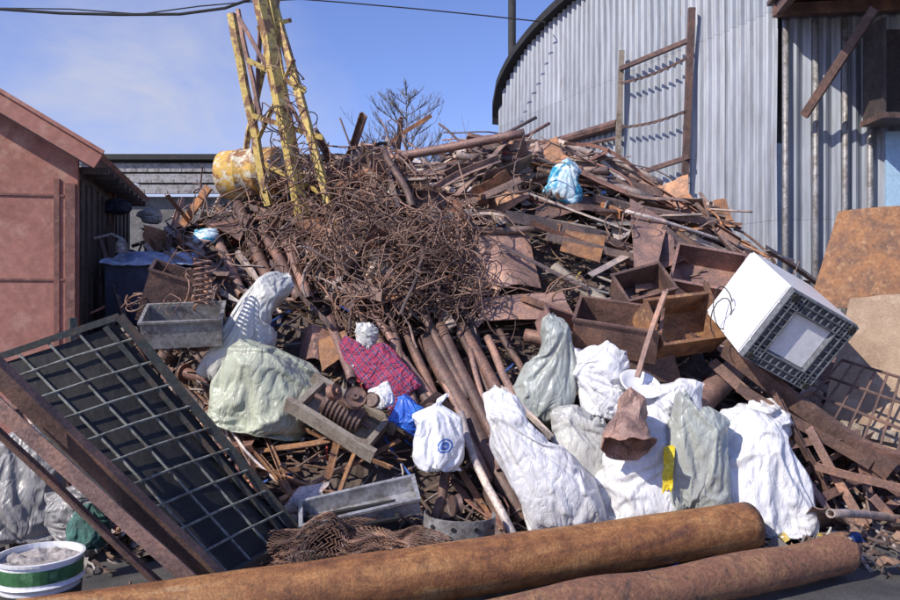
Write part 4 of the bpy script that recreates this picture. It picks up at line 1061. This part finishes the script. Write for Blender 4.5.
for kind, cnt in CNT.items():
    vs = variants(kind); made = 0; tries = 0
    while made < cnt and tries < 7000:
        tries += 1
        x = R.uniform(-3.7, 5.2); y = R.uniform(5.9, 10.9)
        h = H(x, y)
        if h < 0.12 and not (-1.3 < x < 0.7 or (x > 2.9 and y > 6.1)): continue
        if y > 10.4 and R.random() < 0.5: continue
        nn = normal(x, y)
        fld = noise.noise(V((x*0.9, y*0.9, 12)))
        upper = h > 1.9 and x > -0.6
        if upper: az = -0.15+0.9*fld+R.gauss(0, 0.28)
        elif x < -1.0: az = -1.1+1.0*fld+R.gauss(0, 0.35)
        elif x < 1.2: az = -1.15+0.6*fld+R.gauss(0, 0.3)
        else: az = 2.2*fld+R.gauss(0, 0.45)
        if R.random() < 0.18: az = R.uniform(-1.6, 1.6)
        t = V((math.cos(az), math.sin(az), 0)); t = (t-nn*t.dot(nn)).normalized()
        t = (t+nn*R.gauss(0, 0.10)).normalized()
        lift = abs(R.gauss(0, 0.13))+0.04
        if kind in ("bent_rod", "flat_bar") : lift += 0.06
        if kind in ("sheet_scrap",): lift *= 0.6
        p = V((x, y, h))+nn*lift
        bad = False
        me, sh = R.choice(vs)
        Lh = 0.3 if kind in ("sheet_scrap","machine_part") else max(abs(v_.co.x) for v_ in me.vertices)*0.85
        if y < 6.4 and Lh > 0.75: continue
        for c_, r_ in EXC:
            for k in (-1, -.5, 0, .5, 1):
                if (p+t*Lh*k-c_).length < r_+0.05: bad = True; break
            if bad: break
        if bad: continue
        Mx = frame_dir(p-t*0.5, p+t*0.5, R.uniform(0, 6.28))
        if sh:
            yy = nn.cross(t).normalized(); xx = yy.cross(nn)
            Mx = Matrix.Translation(p+nn*0.04) @ Matrix((xx, yy, nn)).transposed().to_4x4() @ euler(R.gauss(0,.5), R.gauss(0,.35), 0)
        o = bpy.data.objects.new(kind, me); C.objects.link(o); o.matrix_world = Mx
        meta(o, LAB[kind][0], LAB[kind][1], LAB[kind][1]+"s scattered on the heap")
        if sh:
            md = o.modifiers.new("thickness", 'SOLIDIFY'); md.thickness = 0.005
        made += 1

def bb(s, rr):
    v, f = box(s, s*rr.uniform(.5,1.3), s*rr.uniform(.4,1)); return [p+V((rr.uniform(-.25,.25)*s, rr.uniform(-.25,.25)*s, rr.uniform(-.25,.25)*s)) for p in v], f
def debris(cnt, region, seed, small=False):
    rr = random.Random(seed); m = MB()
    pal = [(0.19,0.125,0.095),(0.12,0.085,0.075),(0.28,0.175,0.12),(0.36,0.30,0.27),(0.17,0.15,0.14),(0.25,0.15,0.10),(0.10,0.08,0.075)]
    bright = [(0.55,0.55,0.55),(0.45,0.4,0.36),(0.05,0.12,0.4),(0.4,0.05,0.05),(0.5,0.38,0.1),(0.5,0.45,0.4)]
    for i in range(cnt):
        x, y = region(rr); h = H(x, y); nn = normal(x, y)
        tone = rr.choice(bright) if rr.random() < 0.08 else rr.choice(pal)
        k = rr.random(); M_ = Matrix.Translation(V((x,y,h))+nn*rr.uniform(-0.03,0.05)) @ euler(rr.uniform(-.7,.7), rr.uniform(-.7,.7), rr.uniform(0,6))
        if k < 0.6: L = rr.uniform(0.12,0.25 if small else 0.75); m.add(extr(Fp(rr.uniform(.008,.026), rr.uniform(.006,.02)), L, 3, rr.uniform(-.04,.04), 0.02, i), M_, tone)
        elif k < 0.78:
            w, h_ = rr.uniform(.04,.12), rr.uniform(.03,.09)
            m.add(quad_sheet([V((-w,-h_,0)),V((w,-h_*.6,0)),V((w*.7,h_,0)),V((-w,h_*.8,0))], 3, 3, 0.06, i, 9, 0, .1), M_, tone)
        else: s = rr.uniform(0.015,0.05); m.add(bb(s, rr), M_, tone)
    return m
m = debris(4200, lambda r: (r.uniform(-3.8, 5.3), r.uniform(6.1, 10.9)), 5)
obj("scrap_debris", (m.v, m.f), M_TONE, kind="stuff", label="small rusty shards and litter over heap", cat="debris", tones=m.t, center=False)
m = debris(1300, lambda r: (r.uniform(-3.3, 3.6), 6.25-abs(r.gauss(0, 0.4))), 6, True)
obj("ground_litter", (m.v, m.f), M_TONE, kind="stuff", label="small shards and litter on the asphalt", cat="litter", tones=m.t, center=False)
